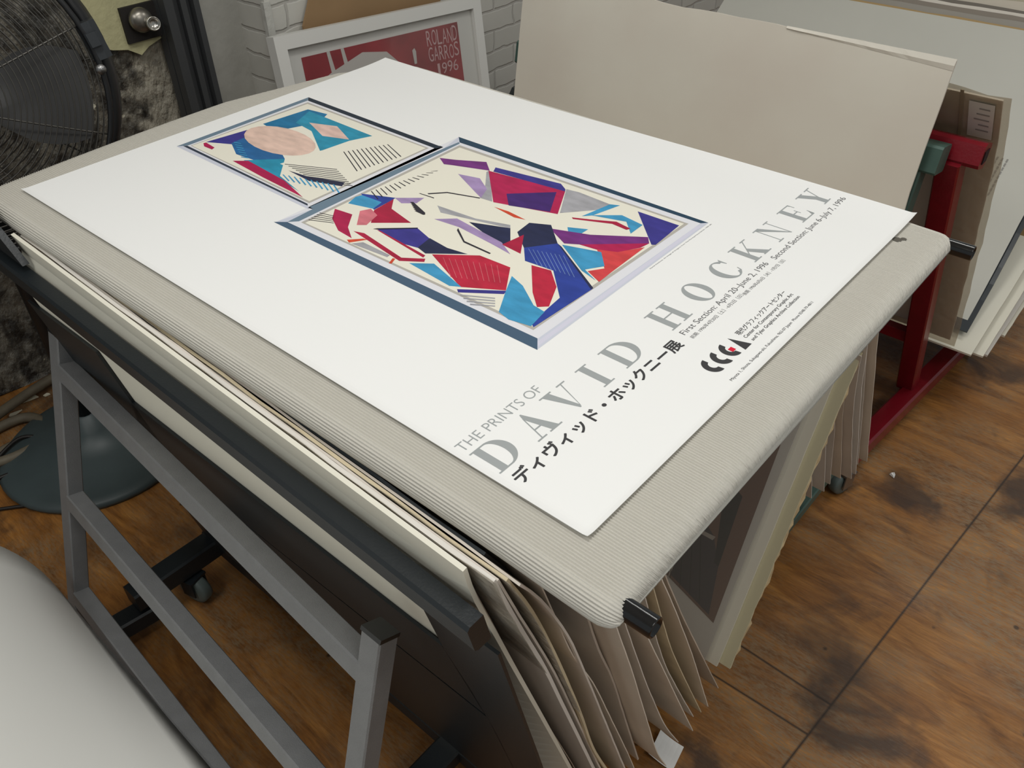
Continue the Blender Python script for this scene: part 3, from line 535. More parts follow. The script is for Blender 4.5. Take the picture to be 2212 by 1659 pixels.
mb = MB(); mb.lathe([(0.002, 0.0), (0.05, -0.005), (0.055, -0.06), (0.075, -0.10), (0.075, -0.2), (0.05, -0.23), (0.002, -0.23)], fc, fn, 32); mb.build('motor_housing', fan_dark, fan, True)
mb = MB(); ca = math.radians(12); c0 = fp(R_ + 0.008, ca, 0.0); tdir = (fs * -math.sin(ca) + fu * math.cos(ca))
mb.bar(c0 - tdir * 0.036 - fn * 0.03, c0 + tdir * 0.030 - fn * 0.03, 0.034, 0.07, fn, 0.010); mb.bar(c0 - tdir * 0.012 + fn * 0.008, c0 + tdir * 0.012 + fn * 0.008, 0.022, 0.014, fn, 0.003); mb.build('guard_clip', mat('clip_plastic', (44, 48, 52), 0.45), fan)
mb = MB(); mb.tube([fp(R_ - 0.001, math.radians(2), 0.008), fp(R_ - 0.001, math.radians(2), 0.014)], 0.009, 12); mb.build('guard_screw', zinc, fan, True)
mt = fc - fn * 0.2
mb = MB(); mb.tube([(0.10, 1.554, 0.03), (0.10, 1.56, 0.55), (mt.x, mt.y + 0.03, mt.z - 0.06), mt], [0.022, 0.022, 0.02, 0.03], 14); mb.build('pole', fan_dark, fan, True)
mb = MB(); mb.lathe([(0.225, 0), (0.23, 0.012), (0.222, 0.02), (0.205, 0.024), (0.10, 0.045), (0.04, 0.075), (0.03, 0.12), (0.002, 0.12)], (0.10, 1.554, 0), (0, 0, 1), 56); mb.build('disc_base', mat('fan_base_enamel', (66, 78, 80), 0.45, vary=0.15, vscale=12), fan, True)

def curve_thing(name, pts, r, m, label, cat, n=8):
    P = []
    for i in range(len(pts) - 1):
        p0, p1, p2, p3 = [Vector(pts[min(max(i + k, 0), len(pts) - 1)]) for k in (-1, 0, 1, 2)]
        for s in range(8):
            t_ = s / 8; P.append(0.5 * ((2 * p1) + (p2 - p0) * t_ + (2 * p0 - 5 * p1 + 4 * p2 - p3) * t_ ** 2 + (3 * p1 - p0 - 3 * p2 + p3) * t_ ** 3))
    P.append(Vector(pts[-1])); mb = MB(); mb.tube(P, r, n); return tag(mb.build(name, m, None, True), label, cat)
hose_m = mat('dusty_hose_rubber', (112, 104, 88), 0.6, vary=0.2, vscale=40)
curve_thing('rubber_hose', [(-0.30, 1.72, 0.02), (-0.10, 1.80, 0.015), (0.02, 1.80, 0.015), (0.045, 1.73, 0.015), (-0.02, 1.66, 0.02), (-0.12, 1.68, 0.03), (-0.10, 1.78, 0.045), (0.05, 1.86, 0.03), (0.2, 1.90, 0.02)], 0.013, hose_m, 'dusty beige rubber hose lying in loops at the foot of the dark wall', 'hose')
curve_thing('loose_pipe', [(-0.32, 1.60, 0.03), (-0.12, 1.70, 0.02), (0.0, 1.715, 0.012), (0.03, 1.69, 0.012)], 0.011, hose_m, 'short grey brown pipe end lying in front of the beige hose loops', 'pipe')
cable_m = mat('black_cable', (26, 22, 20), 0.5)
curve_thing('power_cord', [(-0.25, 1.60, 0.006), (-0.12, 1.50, 0.006), (-0.09, 1.455, 0.006), (-0.04, 1.455, 0.006), (-0.005, 1.50, 0.006), (-0.03, 1.57, 0.006), (-0.12, 1.62, 0.007), (-0.25, 1.63, 0.006)], 0.004, cable_m, 'thin black power cord looped on the floor left of the fan base', 'cord')
curve_thing('extension_cord', [(-0.25, 1.68, 0.006), (-0.13, 1.62, 0.020), (-0.03, 1.62, 0.012), (0.02, 1.66, 0.012), (-0.03, 1.70, 0.035), (-0.16, 1.66, 0.006)], 0.005, cable_m, 'black extension cord tangled beside the fan base below the hose', 'cord')
mb = MB()
chips = [(0.060, 1.90, 0.02, 0.03), (0.075, 1.88, 0.004, 0.04), (0.02, 1.85, 0.004, 0.02), (0.11, 1.86, 0.004, 0.018)]
for i, (x, y, z, s) in enumerate(chips):
    mb = MB(); rr = random.Random(i); q = [(x + s * math.cos(a) * rr.uniform(0.3, 1), y + s * 0.5 * math.sin(a) * rr.uniform(0.4, 1)) for a in [k * 1.05 for k in range(6)]]
    mb.add([(u, v, 0.002) for u, v in q] + [(u, v, 0.005) for u, v in q], [tuple(range(5, -1, -1)), tuple(range(6, 12))] + [(k, (k + 1) % 6, (k + 1) % 6 + 6, k + 6) for k in range(6)])
    tag(mb.build('paint_flake', mat('paint_flake', (222, 218, 196), 0.6)), 'fallen flake of pale paint on the floor at the foot of the dark wall', 'paint flake', 'paint flakes fallen from the dark wall')

# ------------------------------------------------------------------ carpet covered display board
board = thing('display_board', (0.33, 0.5, 0.868), 'grey ribbed carpet covered board lying across the black print bin under the poster', 'display board')
def carpet():
    RIB = 0.0033; ny = 80; r = 0.0162; V = []; F = []; rnd = random.Random(2)
    def xl(y): return -0.0465 - 0.003 * math.exp(-((y + 0.06) / 0.12) ** 2)
    def xr(y): return 0.718 + 0.030 * min(max((y + 0.06) / 0.5, 0), 1)
    def yback(x): return 1.088 + 0.023 * math.sin(max(min((x + 0.05) / 0.45, 1), 0) * math.pi / 2) - max(x - 0.40, 0) * 0.20 - max(x - 0.62, 0) * 0.55
    top = 225 * 10; side = 70; ns = None
    rings = [(0.000, 0.12), (0.002, 0.45), (0.005, 0.68), (0.009, 0.86), (0.014, 0.97)] + [0.02 + 0.96 * i / (ny - 1) for i in range(ny)] + [(0.986, 0.97), (0.992, 0.8), (0.998, 0.45), (1.0, 0.1)]
    for q in rings:
        f, hs = q if isinstance(q, tuple) else (q, 1.0)
        ring = []; y_ = -0.062 + 1.15 * f; a, b = xl(y_), xr(y_); s = 0.0
        if hs < 1: a += (1 - hs) * 0.010; b -= (1 - hs) * 0.010
        wv = 0.0015 * math.sin(11 * y_) * math.sin(5 * y_ + 1)
        for i in range(side + 1):
            th = -math.pi / 2 - math.pi * i / side; ring.append((a + r + math.cos(th) * r * (1.0), math.sin(th) * r, math.cos(th), math.sin(th), r * math.pi * i / side))
        for i in range(1, top):
            x = a + r + (b - a - 2 * r) * i / top; ring.append((x, r, 0, 1, r * math.pi + 0.735 * i / top))
        for i in range(side + 1):
            th = math.pi / 2 - math.pi * i / side; ring.append((b - r + math.cos(th) * r, math.sin(th) * r, math.cos(th), math.sin(th), r * math.pi + 0.735 + r * math.pi * i / side))
        for i in range(1, 12): ring.append((b - r - (b - a - 2 * r) * i / 12, -r, 0, -1, 0))
        for (x, z, nx_, nz_, s) in ring:
            d = 0.00105 * (math.cos(2 * math.pi * s / RIB) - 0.62 - 0.12 * math.cos(4 * math.pi * s / RIB)) + rnd.uniform(-0.00012, 0.00012)
            yy = -0.062 + (yback(x) + 0.062) * f + (rnd.uniform(-0.0006, 0.0006) if hs < 1 else 0) + 0.004 * math.sin(4 * x) * (1 - f)
            V.append((x + nx_ * d, yy, 0.8835 + wv * 0 + (z + nz_ * d) * hs))
        ns = len(ring)
    for k in range(len(rings) - 1):
        for i in range(ns): j = (i + 1) % ns; F.append((k * ns + i, k * ns + j, (k + 1) * ns + j, (k + 1) * ns + i))
    F.append(tuple(range(ns))[::-1]); F.append(tuple(range((len(rings) - 1) * ns, len(rings) * ns)))
    return mesh('carpet_cover', V, F, carpet_mat(), board, True)
carpet()
mb = MB(); c = (0.655, -0.005); 
for i, (dx, dy, s) in enumerate([(0, 0, 0.006), (0.006, -0.006, 0.004), (-0.010, 0.008, 0.003)]):
    mb.lathe([(s, 0), (s * 0.6, 0.0006), (0.0005, 0.0008)], (c[0] + dx, c[1] + dy, 0.9002), (0, 0, 1), 9)
mb.build('glue_spot', mat('dark_spot', (92, 88, 80), 0.8), board)
for x in (-0.0255, 0.7095):
    mb = MB(); n = 28; ya, yb = -0.0865, 1.02
    ring = lambda y, r: [(x + r * math.cos(2 * math.pi * k / n), y, 0.8845 + r * math.sin(2 * math.pi * k / n)) for k in range(n)]
    V = ring(yb, 0.0098) + ring(ya + 0.001, 0.0098) + ring(ya, 0.0092) + ring(ya, 0.0082) + ring(ya + 0.03, 0.0082)
    F = [(j * n + k, (j + 1) * n + k, (j + 1) * n + (k + 1) % n, j * n + (k + 1) % n) for j in range(4) for k in range(n)] + [tuple(range(n)), tuple(range(4 * n, 5 * n))[::-1]]
    mesh('rod', V, F, gloss_black, board, True)

# ------------------------------------------------------------------ poster
PZ = 0.9024
def lift(x, y):
    z = 0.0
    if x < 0.012: z += 0.0022 * ((0.012 - x) / 0.012) ** 2
    if x > 0.66: z += 0.004 * ((x - 0.66) / 0.068) ** 2 * (0.5 + 0.5 * math.sin(6 * y + 0.6))
    if y < 0.008: z += 0.0015 * ((0.008 - y) / 0.008) ** 2
    return z
def PF(x, y, z): return (x, y, z + lift(x, y))
poster = thing('art_poster', (0.364, 0.515, 0.901), 'white exhibition poster with two framed pictures and grey title lettering lying on the carpet board', 'poster')
V = []; F = []
us = [0, .004, .008, .012] + [.03 + (.66 - .03) * k / 14 for k in range(15)] + [.66 + .0677 * k / 8 for k in range(1, 9)]; us = [u / .7277 for u in us]
vs = [0, .002, .005, .008] + [.03 + 1.0 * k / 40 for k in range(41)]; vs = [v / 1.03 for v in vs]; nx, ny = len(us), len(vs)
cs = ((0.0, 0.0), (0.7277, -0.0014), (0.7247, 1.0330), (0.0016, 1.0299))
for s in (0, 1):
    for v in vs:
        for u in us:
            x = (cs[0][0] * (1 - u) + cs[1][0] * u) * (1 - v) + (cs[3][0] * (1 - u) + cs[2][0] * u) * v; y = (cs[0][1] * (1 - u) + cs[1][1] * u) * (1 - v) + (cs[3][1] * (1 - u) + cs[2][1] * u) * v
            V.append((x, y, PZ + lift(x, y) - s * 0.0005))
q = nx * ny
for j in range(ny - 1):
    for i in range(nx - 1): a = j * nx + i; F += [(a, a + 1, a + nx + 1, a + nx), (q + a, q + a + nx, q + a + nx + 1, q + a + 1)]
rim = list(range(nx)) + [j * nx + nx - 1 for j in range(1, ny)] + [(ny - 1) * nx + i for i in range(nx - 2, -1, -1)] + [j * nx for j in range(ny - 2, 0, -1)]
F += [(b, a, a + q, b + q) for a, b in zip(rim, rim[1:] + rim[:1])]
mesh('paper', V, F, paper_white, poster)

INK = dict(pale=(231, 232, 238), slate=(112, 134, 152), slate2=(74, 98, 122), ink=(36, 48, 62), ink2=(52, 62, 78), ink3=(42, 70, 92), lav=(208, 212, 226), lav2=(216, 216, 232), greyline=(186, 182, 174), cream=(240, 237, 222),
  indigo=(66, 62, 150), indigo2=(74, 44, 120), blue=(44, 110, 170), blue2=(52, 74, 166), blue3=(120, 146, 205), teal=(36, 124, 172), aqua=(46, 156, 190), sky=(72, 164, 212), peach=(240, 208, 192), peach2=(240, 206, 194), pink=(226, 128, 140), orange=(220, 112, 66), orange2=(226, 84, 56),
  crimson=(188, 32, 88), crimson2=(184, 36, 72), magenta=(186, 34, 84), magenta2=(192, 36, 90), red=(202, 44, 72), red2=(226, 76, 80), red3=(224, 110, 120), navy=(44, 50, 84), purple=(126, 56, 136), lilac=(176, 152, 200), grey=(178, 178, 184), stroke=(48, 46, 56),
  lgrey=(164, 169, 170), dgrey=(66, 66, 68), mgrey=(110, 110, 112), logo_red=(222, 30, 60))
def ink(n): return mat('ink_' + n, INK[n], 0.45, spec=0.35)
def art_ink(n): return mat('brushed_ink_' + n, INK[n], 0.45, spec=0.35, vary=0.22, vscale=90, stretch=(1, 0.35, 1)) if n not in ('cream', 'stroke') else ink(n)
LZ = PZ + 0.0002
for nm, fr, art in (('upper', FRAME_UP, ART_UP), ('lower', FRAME_LOW, ART_LOW)):
    a = flat(fr, LZ - 0.0001, 0.000009, PF, 'printed_frame', poster, ink); a['label'] = 'printed picture frame, the %s one' % nm
    b = flat(art, LZ, 0.000005, PF, 'printed_picture', poster, art_ink); b['label'] = 'abstract picture of bright colour patches inside the %s printed frame' % nm

# big widely spaced display capitals, drawn stroke by stroke
def band(cx, cy, rx, ry, ix, iy, icx, a0, a1, n=26):
    G = []
    for k in range(n):
        p, s = math.radians(a0 + (a1 - a0) * k / n), math.radians(a0 + (a1 - a0) * (k + 1) / n)
        G.append([(cx + rx * math.cos(p), cy + ry * math.sin(p)), (cx + rx * math.cos(s), cy + ry * math.sin(s)), (icx + ix * math.cos(s), cy + iy * math.sin(s)), (icx + ix * math.cos(p), cy + iy * math.sin(p))])
    return G
def glyph(ch, w):
    S, H = 0.225, 0.044
    bx = lambda x0, x1, y0, y1: [(x0, y0), (x1, y0), (x1, y1), (x0, y1)]
    sf = lambda x0, x1, y: bx(x0, x1, y, y + H)
    st = lambda x0: bx(x0, x0 + S, 0, 1)
    if ch == 'I': return [st(w / 2 - S / 2), sf(0, w, 0), sf(0, w, 1 - H)]
    if ch == 'H': return [st(0.115), st(w - 0.115 - S), sf(0, 0.455, 0), sf(0, 0.455, 1 - H), sf(w - 0.455, w, 0), sf(w - 0.455, w, 1 - H), bx(0.3, w - 0.3, 0.49, 0.49 + H)]
    if ch == 'D': return [st(0.10), bx(0, 0.52, 0, H), bx(0, 0.52, 1 - H, 1)] + band(0.46, 0.5, w - 0.46, 0.5, w - 0.46 - S * 1.02, 0.5 - H, 0.46, -90, 90)
    if ch == 'O': return band(w / 2, 0.5, w / 2, 0.52, w / 2 - S, 0.52 - H, w / 2, 0, 360, 48)
    if ch == 'C': return band(w * 0.54, 0.5, w * 0.54, 0.52, w * 0.54 - S, 0.52 - H, w * 0.56, 42, 318, 44) + [[(w * 0.93, 0.66), (w * 0.96, 0.66), (w * 0.96, 1.0), (w * 0.86, 0.90)], [(w * 0.95, 0.30), (w * 0.98, 0.30), (w * 0.93, 0.12), (w * 0.88, 0.12)]]
    if ch == 'A': return [[(w * 0.47, 1.0), (w * 0.51, 1.0), (w * 0.90, 0), (w * 0.90 - 0.26, 0), (w * 0.40, 0.82)], [(w * 0.40, 0.84), (w * 0.44, 0.87), (0.185, 0), (0.145, 0)], bx(w * 0.26, w * 0.62, 0.33, 0.33 + H), sf(0, 0.34, 0), sf(w - 0.46, w, 0)]
    if ch == 'V': return [[(0.10, 1), (0.36, 1), (w * 0.53, 0.10), (w * 0.49, 0), (w * 0.46, 0)], [(w * 0.50, 0), (w * 0.54, 0.08), (w - 0.14, 1), (w - 0.18, 1)], sf(0, 0.46, 1 - H), sf(w - 0.34, w, 1 - H)]
    if ch == 'K': return [st(0.115), sf(0, 0.455, 0), sf(0, 0.455, 1 - H), [(0.33, 0.36), (0.33, 0.41), (w - 0.20, 1), (w - 0.15, 1)], [(0.45, 0.53), (0.57, 0.66), (w - 0.08, 0), (w - 0.36, 0)], sf(w - 0.34, w - 0.02, 1 - H), sf(w - 0.45, w, 0)]
    if ch == 'N': return [bx(0.14, 0.175, 0, 1), [(0.09, 1), (0.34, 1), (w - 0.12, 0.0), (w - 0.16, 0)], bx(w - 0.16, w - 0.125, 0, 1), sf(0, 0.34, 1 - H), sf(0, 0.32, 0), sf(w - 0.30, w, 1 - H)]
    if ch == 'E': return [st(0.115), sf(0, w - 0.03, 0), sf(0, w - 0.09, 1 - H), bx(0.3, 0.60, 0.49, 0.49 + H), bx(0.58, 0.61, 0.38, 0.64), [(w - 0.12, 1), (w - 0.09, 1), (w - 0.09, 0.72), (w - 0.12, 0.72)], [(w - 0.16, 1 - H), (w - 0.10, 1 - H), (w - 0.10, 0.80)], [(w - 0.06, 0), (w - 0.03, 0), (w, 0.30), (w - 0.03, 0.30)], [(w - 0.16, H), (w - 0.04, H), (w - 0.03, 0.24)]]
    if ch == 'Y': return [bx(w / 2 - 0.10, w / 2 + S - 0.10, 0, 0.46), [(0.10, 1), (0.36, 1), (w / 2 + S - 0.10, 0.44), (w / 2 - 0.10, 0.40)], [(w / 2 + S - 0.13, 0.42), (w / 2 + S - 0.10, 0.40), (w - 0.14, 1), (w - 0.18, 1)], sf(0, 0.46, 1 - H), sf(w - 0.34, w, 1 - H), sf(w / 2 - 0.22, w / 2 + S + 0.02, 0)]
CH = 0.0389
for ch, x0, x1 in (('D', .0107, .0475), ('A', .0659, .1022), ('V', .1128, .1531), ('I', .1716, .1897), ('D', .2115, .2510), ('H', .2995, .3414), ('O', .3672, .4022), ('C', .4300, .4640), ('K', .4868, .5295), ('N', .5510, .5902), ('E', .6174, .6524), ('Y', .6725, .7108)):
    mb = MB()
    for k, G in enumerate(glyph(ch, (x1 - x0) / CH)):
        A = sum(G[i - 1][0] * G[i][1] - G[i][0] * G[i - 1][1] for i in range(len(G))); G = G if A > 0 else G[::-1]
        mb.add([PF(x0 + u * CH, 0.1061 + v * CH, LZ + 0.00001 * (k if k < 6 else 6 if k < 44 else k - 37)) for u, v in G], [tuple(range(len(G)))])
    mb.build('title_letter', ink('lgrey'), poster)
mb = MB(); text_into(mb, 'THE PRINTS OF', .0098, .1284, .1514, .1638, PF, LZ, -0.008); mb.build('heading_lettering', ink('lgrey'), poster)
mb = MB(); text_into(mb, 'ディヴィッド・ホックニー展', .0132, .2850, .0812, .0996, PF, LZ, 0.026); mb.build('subtitle_lettering', ink('dgrey'), poster)
mb = MB(); text_into(mb, 'First Section: April 20–June 2, 1996', .3004, .4945, .0888, .0994, PF, LZ); text_into(mb, 'Second Section: June 6–July 7, 1996', .5086, .7135, .0870, .0978, PF, LZ)
text_into(mb, '前期: 1996年4月20日［土］–6月2日［日］', .3006, .4115, .0806, .0862, PF, LZ); text_into(mb, '後期: 1996年6月6日［木］–7月7日［日］', .4130, .5138, .0790, .0846, PF, LZ); mb.build('date_lettering', ink('mgrey'), poster)
mb = MB(); text_into(mb, 'David Hockney, An Image of Gregory from The Moving Focus Series, 1984–85', .3926, .5384, .1966, .1988, PF, LZ); mb.build('picture_credit', ink('mgrey'), poster)
mb = MB(); text_into(mb, '現代グラフィックアートセンター', .3378, .4488, .0446, .0522, PF, LZ, 0.006); text_into(mb, 'Center for Contemporary Graphic Art', .3379, .4498, .0356, .0416, PF, LZ, 0.004); text_into(mb, 'and Tyler Graphics Archive Collection', .3384, .4500, .0274, .0332, PF, LZ, 0.004)
text_into(mb, 'Miyota 1, Shiota, Sukagawa-shi, Fukushima, 962-07 Japan  Phone 0248-79-4811', .2621, .4488, .0107, .0153, PF, LZ); mb.build('address_lettering', ink('dgrey'), poster)
mb = MB()
for cx in (.2738, .2915, .3096):
    for G in band(cx, .0408, .0122, .0126, .0052, .0056, cx, 92, 278, 24): mb.add([PF(u, v, LZ) for u, v in G], [tuple(range(4))], 0)
mb.add([PF(u, v, LZ) for u, v in ((.3185, .0275), (.3325, .0277), (.3244, .0526))], [(0, 1, 2)], 0)
mb.add([PF(u, v, LZ + 0.00004) for u, v in ((.3066, .0358), (.3132, .0358), (.3132, .0422), (.3066, .0422))], [(0, 1, 2, 3)], 1)
mb.build('centre_logo', [ink('dgrey'), ink('logo_red')], poster)

# ------------------------------------------------------------------ black print bin under the display board
def caster(parent, x, y, z_top, name='caster', r=0.032, ax=(1, 0, 0), fork=zinc):
    ax = Vector(ax).normalized(); sd = ax * 0.018
    mb = MB(); c = Vector((x, y, r))
    for s in (-1, 1): mb.bar(c + sd * s - Vector((0, 0, 0.008)), Vector((x, y, z_top - 0.004)) + sd * s, 0.030, 0.003, ax)
    mb.bar(Vector((x, y, z_top - 0.006)) - sd * 1.15, Vector((x, y, z_top - 0.006)) + sd * 1.15, 0.036, 0.006, (0, 0, 1)); f = mb.build(name, fork, parent)
    mb = MB(); mb.lathe([(0.004, -0.013), (r * 0.72, -0.013), (r * 0.95, -0.011), (r, -0.006), (r, 0.006), (r * 0.95, 0.011), (r * 0.72, 0.013), (r * 0.62, 0.010), (r * 0.30, 0.010), (r * 0.26, 0.016), (0.002, 0.017)], c, ax, 32)
    mb.build('wheel', rubber, f, True); return f
bin_ = thing('print_bin', (0.25, 0.5, 0), 'black steel V shaped print bin on casters under the carpet covered board', 'print bin')
def LP(y, z, off=0.0): return (-0.0802 + 0.2 * (0.84 - z) + off, y, z)      # outer face of the left panel
def plate(pts, t, mb):
    n = len(pts); return mb.add([LP(y, z) for y, z in pts] + [LP(y, z, t) for y, z in pts], [tuple(range(n))[::-1], tuple(range(n, 2 * n))] + [(i, (i + 1) % n, (i + 1) % n + n, i + n) for i in range(n)])
mb = MB()
plate([(0.048, 0.762), (0.158, 0.762), (0.150, 0.64), (0.12, 0.49), (0.095, 0.12), (0.045, 0.12), (0.044, 0.505)], 0.004, mb)
plate([(0.985, 0.762), (0.783, 0.762), (0.785, 0.64), (0.80, 0.12), (0.985, 0.12)], 0.004, mb)
plate([(0.152, 0.6515), (0.115, 0.507), (0.73, 0.480), (0.9, 0.474), (0.79, 0.6565)], 0.0042, mb)
plate([(0.094, 0.13), (0.118, 0.50), (0.80, 0.476), (0.80, 0.13)], 0.0030, mb)  # added closing plate, keeps the space below the strip as dark as shadow
mb.build('side_panel', black_steel, bin_)
mb = MB()
def rail(y0, y1, w=0.021, h=0.042, b=0.004):
    P = lambda y, o, d: (-0.0809 + 0.0222 * y - o + 0.2 * d, y, 0.84 - d)      # o outwards from the inner top edge, d downwards
    V = [P(y, o, d) for y in (y0, y1) for o, d in ((0, 0), (w - b, 0), (w, b), (w, h - b), (w - b, h), (0, h))]
    return V, [(i, (i + 1) % 6, (i + 1) % 6 + 6, i + 6) for i in range(6)] + [tuple(range(6))[::-1], tuple(range(6, 12))]
mb.add(*rail(0.048, 1.135))
mb.add([(-0.0700, 0.915, 0.85), (-0.0735, 0.955, 0.89), (-0.0760, 1.13, 1.0), (-0.0660, 1.13, 0.85), (-0.0600, 0.915, 0.85), (-0.0635, 0.955, 0.89), (-0.0660, 1.13, 1.0), (-0.0560, 1.13, 0.85)], [(0, 3, 2, 1), (4, 5, 6, 7), (0, 1, 5, 4), (1, 2, 6, 5), (2, 3, 7, 6), (3, 0, 4, 7)])
mb.build('top_rail', black_steel, bin_)
mb = MB(); mb.box((0.075, 0.12, 0.088), (0.50, 1.02, 0.096)); mb.box((0.07, 0.12, 0.07), (0.085, 1.02, 0.10)); mb.box((0.492, 0.12, 0.07), (0.505, 1.02, 0.096)); mb.build('tray', black_steel, bin_)
for y in (0.32, 0.90): MB().bar((0.51, y, 0.09), (0.72, y, 0.56), 0.05, 0.006, (-1, 0, 0.43)).build('back_upright', black_steel, bin_)
mb = MB(); mb.bar((0.72, 0.16, 0.55), (0.72, 1.05, 0.55), 0.03, 0.03, (0, 0, 1), 0.003); mb.build('back_rail', black_steel, bin_)
MB().bar((-0.115, 0.978, 0.098), (0.66, 0.972, 0.098), 0.046, 0.046, (0, 0, 1), 0.004).build('base_bar', black_steel, bin_)
MB().bar((-0.19, 0.988, 0.046), (-0.075, 0.972, 0.046), 0.044, 0.040, (0, 0, 1), 0.004).build('bar_foot', black_steel, bin_)
MB().bar((-0.16, 0.30, 0.085), (0.56, 0.30, 0.085), 0.046, 0.036, (0, 0, 1), 0.004).build('base_bar', black_steel, bin_)
caster(bin_, 0.0, 0.962, 0.076, r=0.036, ax=(1, 0.25, 0), fork=black_steel); caster(bin_, 0.60, 0.975, 0.074); caster(bin_, -0.06, 0.30, 0.068); caster(bin_, 0.50, 0.30, 0.068)

black_board_m = mat('black_blue_board', (40, 48, 54), 0.35)
# sheets leaning left in the black bin: profile (x, z) top to bottom, near end y, thickness, paper
G_L = 'backing sheets standing in the left half of the black bin'
LEFT = [
 ('foam_board', [(-0.0794, .880), (-0.0765, .845), (-0.0655, .8136), (-.0551, .7833), (-.0254, .679), (0.0229, .5154), (.0885, .29), (.142, .10)], .0695, 0.005, cream_board, 'white foam board, outermost against the black bin side panel, below the carpet edge'),
 ('print_sheet', [(-.0725, .874), (-.060, .825), (-.040, .76), (-.012, .656), (.038, .485), (.112, .25), (.155, .10)], .078, 0.0012, brown_sheet, 'brown edged sheet directly behind the white foam board'),
 ('print_sheet', [(-.0695, .874), (-.047, .802), (-.034, .763), (-.001, .668), (.030, .561), (.108, .296), (.166, .10)], .045, 0.0045, pale_sheet, 'thick sleeved print with crinkled clear plastic along its top edge'),
 ('print_sheet', [(-.0640, .872), (-.040, .80), (-.024, .757), (.015, .645), (.058, .501), (.128, .264), (.180, .10)], .045, 0.0025, grey_sheet, 'grey sheet pressed against the thick sleeved print'),
 ('print_sheet', [(-.0590, .870), (-.031, .811), (.008, .691), (.060, .515), (.096, .371), (.115, .313), (.192, .10)], .040, 0.0035, tan_sheet, 'tan topped sheet standing just behind the dark gap, second behind the thick sleeved print'),
 ('print_sheet', [(-.0530, .868), (-.028, .83), (.002, .755), (.016, .728), (.068, .56), (.157, .267), (.209, .10)], .030, 0.0025, grey_sheet, 'buckled sheet with a torn top corner under the carpet edge'),
 ('black_board', [(-.0480, .867), (-.024, .83), (.006, .755), (.020, .728), (.071, .56), (.160, .267), (.212, .10)], .075, 0.003, black_board_m, 'thin black board whose top edge runs as a dark line under the carpet edge'),
 ('print_sheet', [(-.030, .865), (.008, .745), (.034, .657), (.079, .555), (.135, .387), (.198, .2), (.229, .10)], .035, 0.0015, warm_sheet, 'sheet beside the buckled one, first to vanish wholly under the carpet'),
 ('print_sheet', [(.004, .865), (.063, .715), (.106, .564), (.136, .49), (.189, .306), (.250, .10)], .046, 0.003, grey_sheet, 'wide grey sheet whose face shows left of the near rod end'),
 ('print_sheet', [(.020, .865), (.060, .727), (.109, .583), (.173, .379), (.229, .198), (.272, .098)], .006, 0.0015, warm_sheet, 'light edged sheet hanging lowest, just above the white paper scrap'),
 ('print_sheet', [(.042, .865), (.095, .676), (.171, .456), (.252, .241), (.318, .10)], .012, 0.0015, grey_sheet, 'curved sheet with its lower corner right of the white paper scrap'),
 ('print_sheet', [(.062, .865), (.134, .614), (.176, .517), (.254, .329), (.350, .101)], .004, 0.0015, warm_sheet, 'curved sheet fanning out below the near rod, left of the paired sheets'),
 ('print_sheet', [(.076, .865), (.190, .529), (.230, .42), (.304, .253), (.373, .10)], .017, 0.0015, grey_sheet, 'left one of two paired curling sheets below the near rod end'),
 ('print_sheet', [(.092, .865), (.135, .72), (.219, .487), (.282, .341), (.388, .101)], .011, 0.0015, tan_sheet, 'right one of two paired curling sheets below the near rod end'),
 ('print_sheet', [(.104, .865), (.145, .717), (.198, .603), (.286, .398), (.404, .102)], .007, 0.0015, warm_sheet, 'straight sheet with a bright near edge right of the near rod end'),
 ('print_sheet', [(.124, .865), (.162, .704), (.248, .515), (.342, .318), (.448, .098)], .012, 0.0018, brown_sheet, 'dark brown sheet, rightmost of those leaning left, in front of the dark picture print'),
]
for i, (nm, P, y0, t_, m, lab) in enumerate(LEFT):
    y1 = 0.955 if i == 0 else 0.98 - 0.012 * (i % 3)
    o = sheet(nm, P, y0, y1, t_, m, None, 0.0 if i == 0 else 0.0003, 0.0 if i == 0 else 0.0003, 14, 30, i, 0.0255 if i < 7 else 0.01, 0.0 if i in (0,) else 0.0008)
    if i == 0:       # away from its bowed near edge the board lies flat against the panel
        for v in o.data.vertices:
            f = min(max((v.co.y - 0.075) / 0.07, 0), 1) * min(max((0.845 - v.co.z) / 0.04, 0), 1); v.co.x += f * (-0.0752 + 0.2 * (0.84 - v.co.z) - v.co.x + (0.005 if v.index >= len(o.data.vertices) // 2 else 0))
    if i == 1:       # the first sheet twists: its top runs off a little towards the far end, its foot does not
        for v in o.data.vertices: v.co.x -= 0.0255 * (v.co.y - y0) * min(max((0.84 - v.co.z) / 0.12, 0), 1)
    tag(o, lab, 'board' if 'board' in nm else 'print', G_L)
    if i in (2, 4):     # loose plastic sleeves with crumpled upper rims
        Q = [(P[0][0] - 0.002, P[0][1] + 0.004)] + [(x - 0.003, z) for x, z in P[1:4]]
        s = sheet('plastic_sleeve', Q, y0 - 0.006, y1 - 0.01, 0.0004, wrinkled, o, 0.002, 0.0006, 40, 10, 40 + i, 0.0225, 0.0015); s['label'] = 'crinkled clear plastic sleeve'

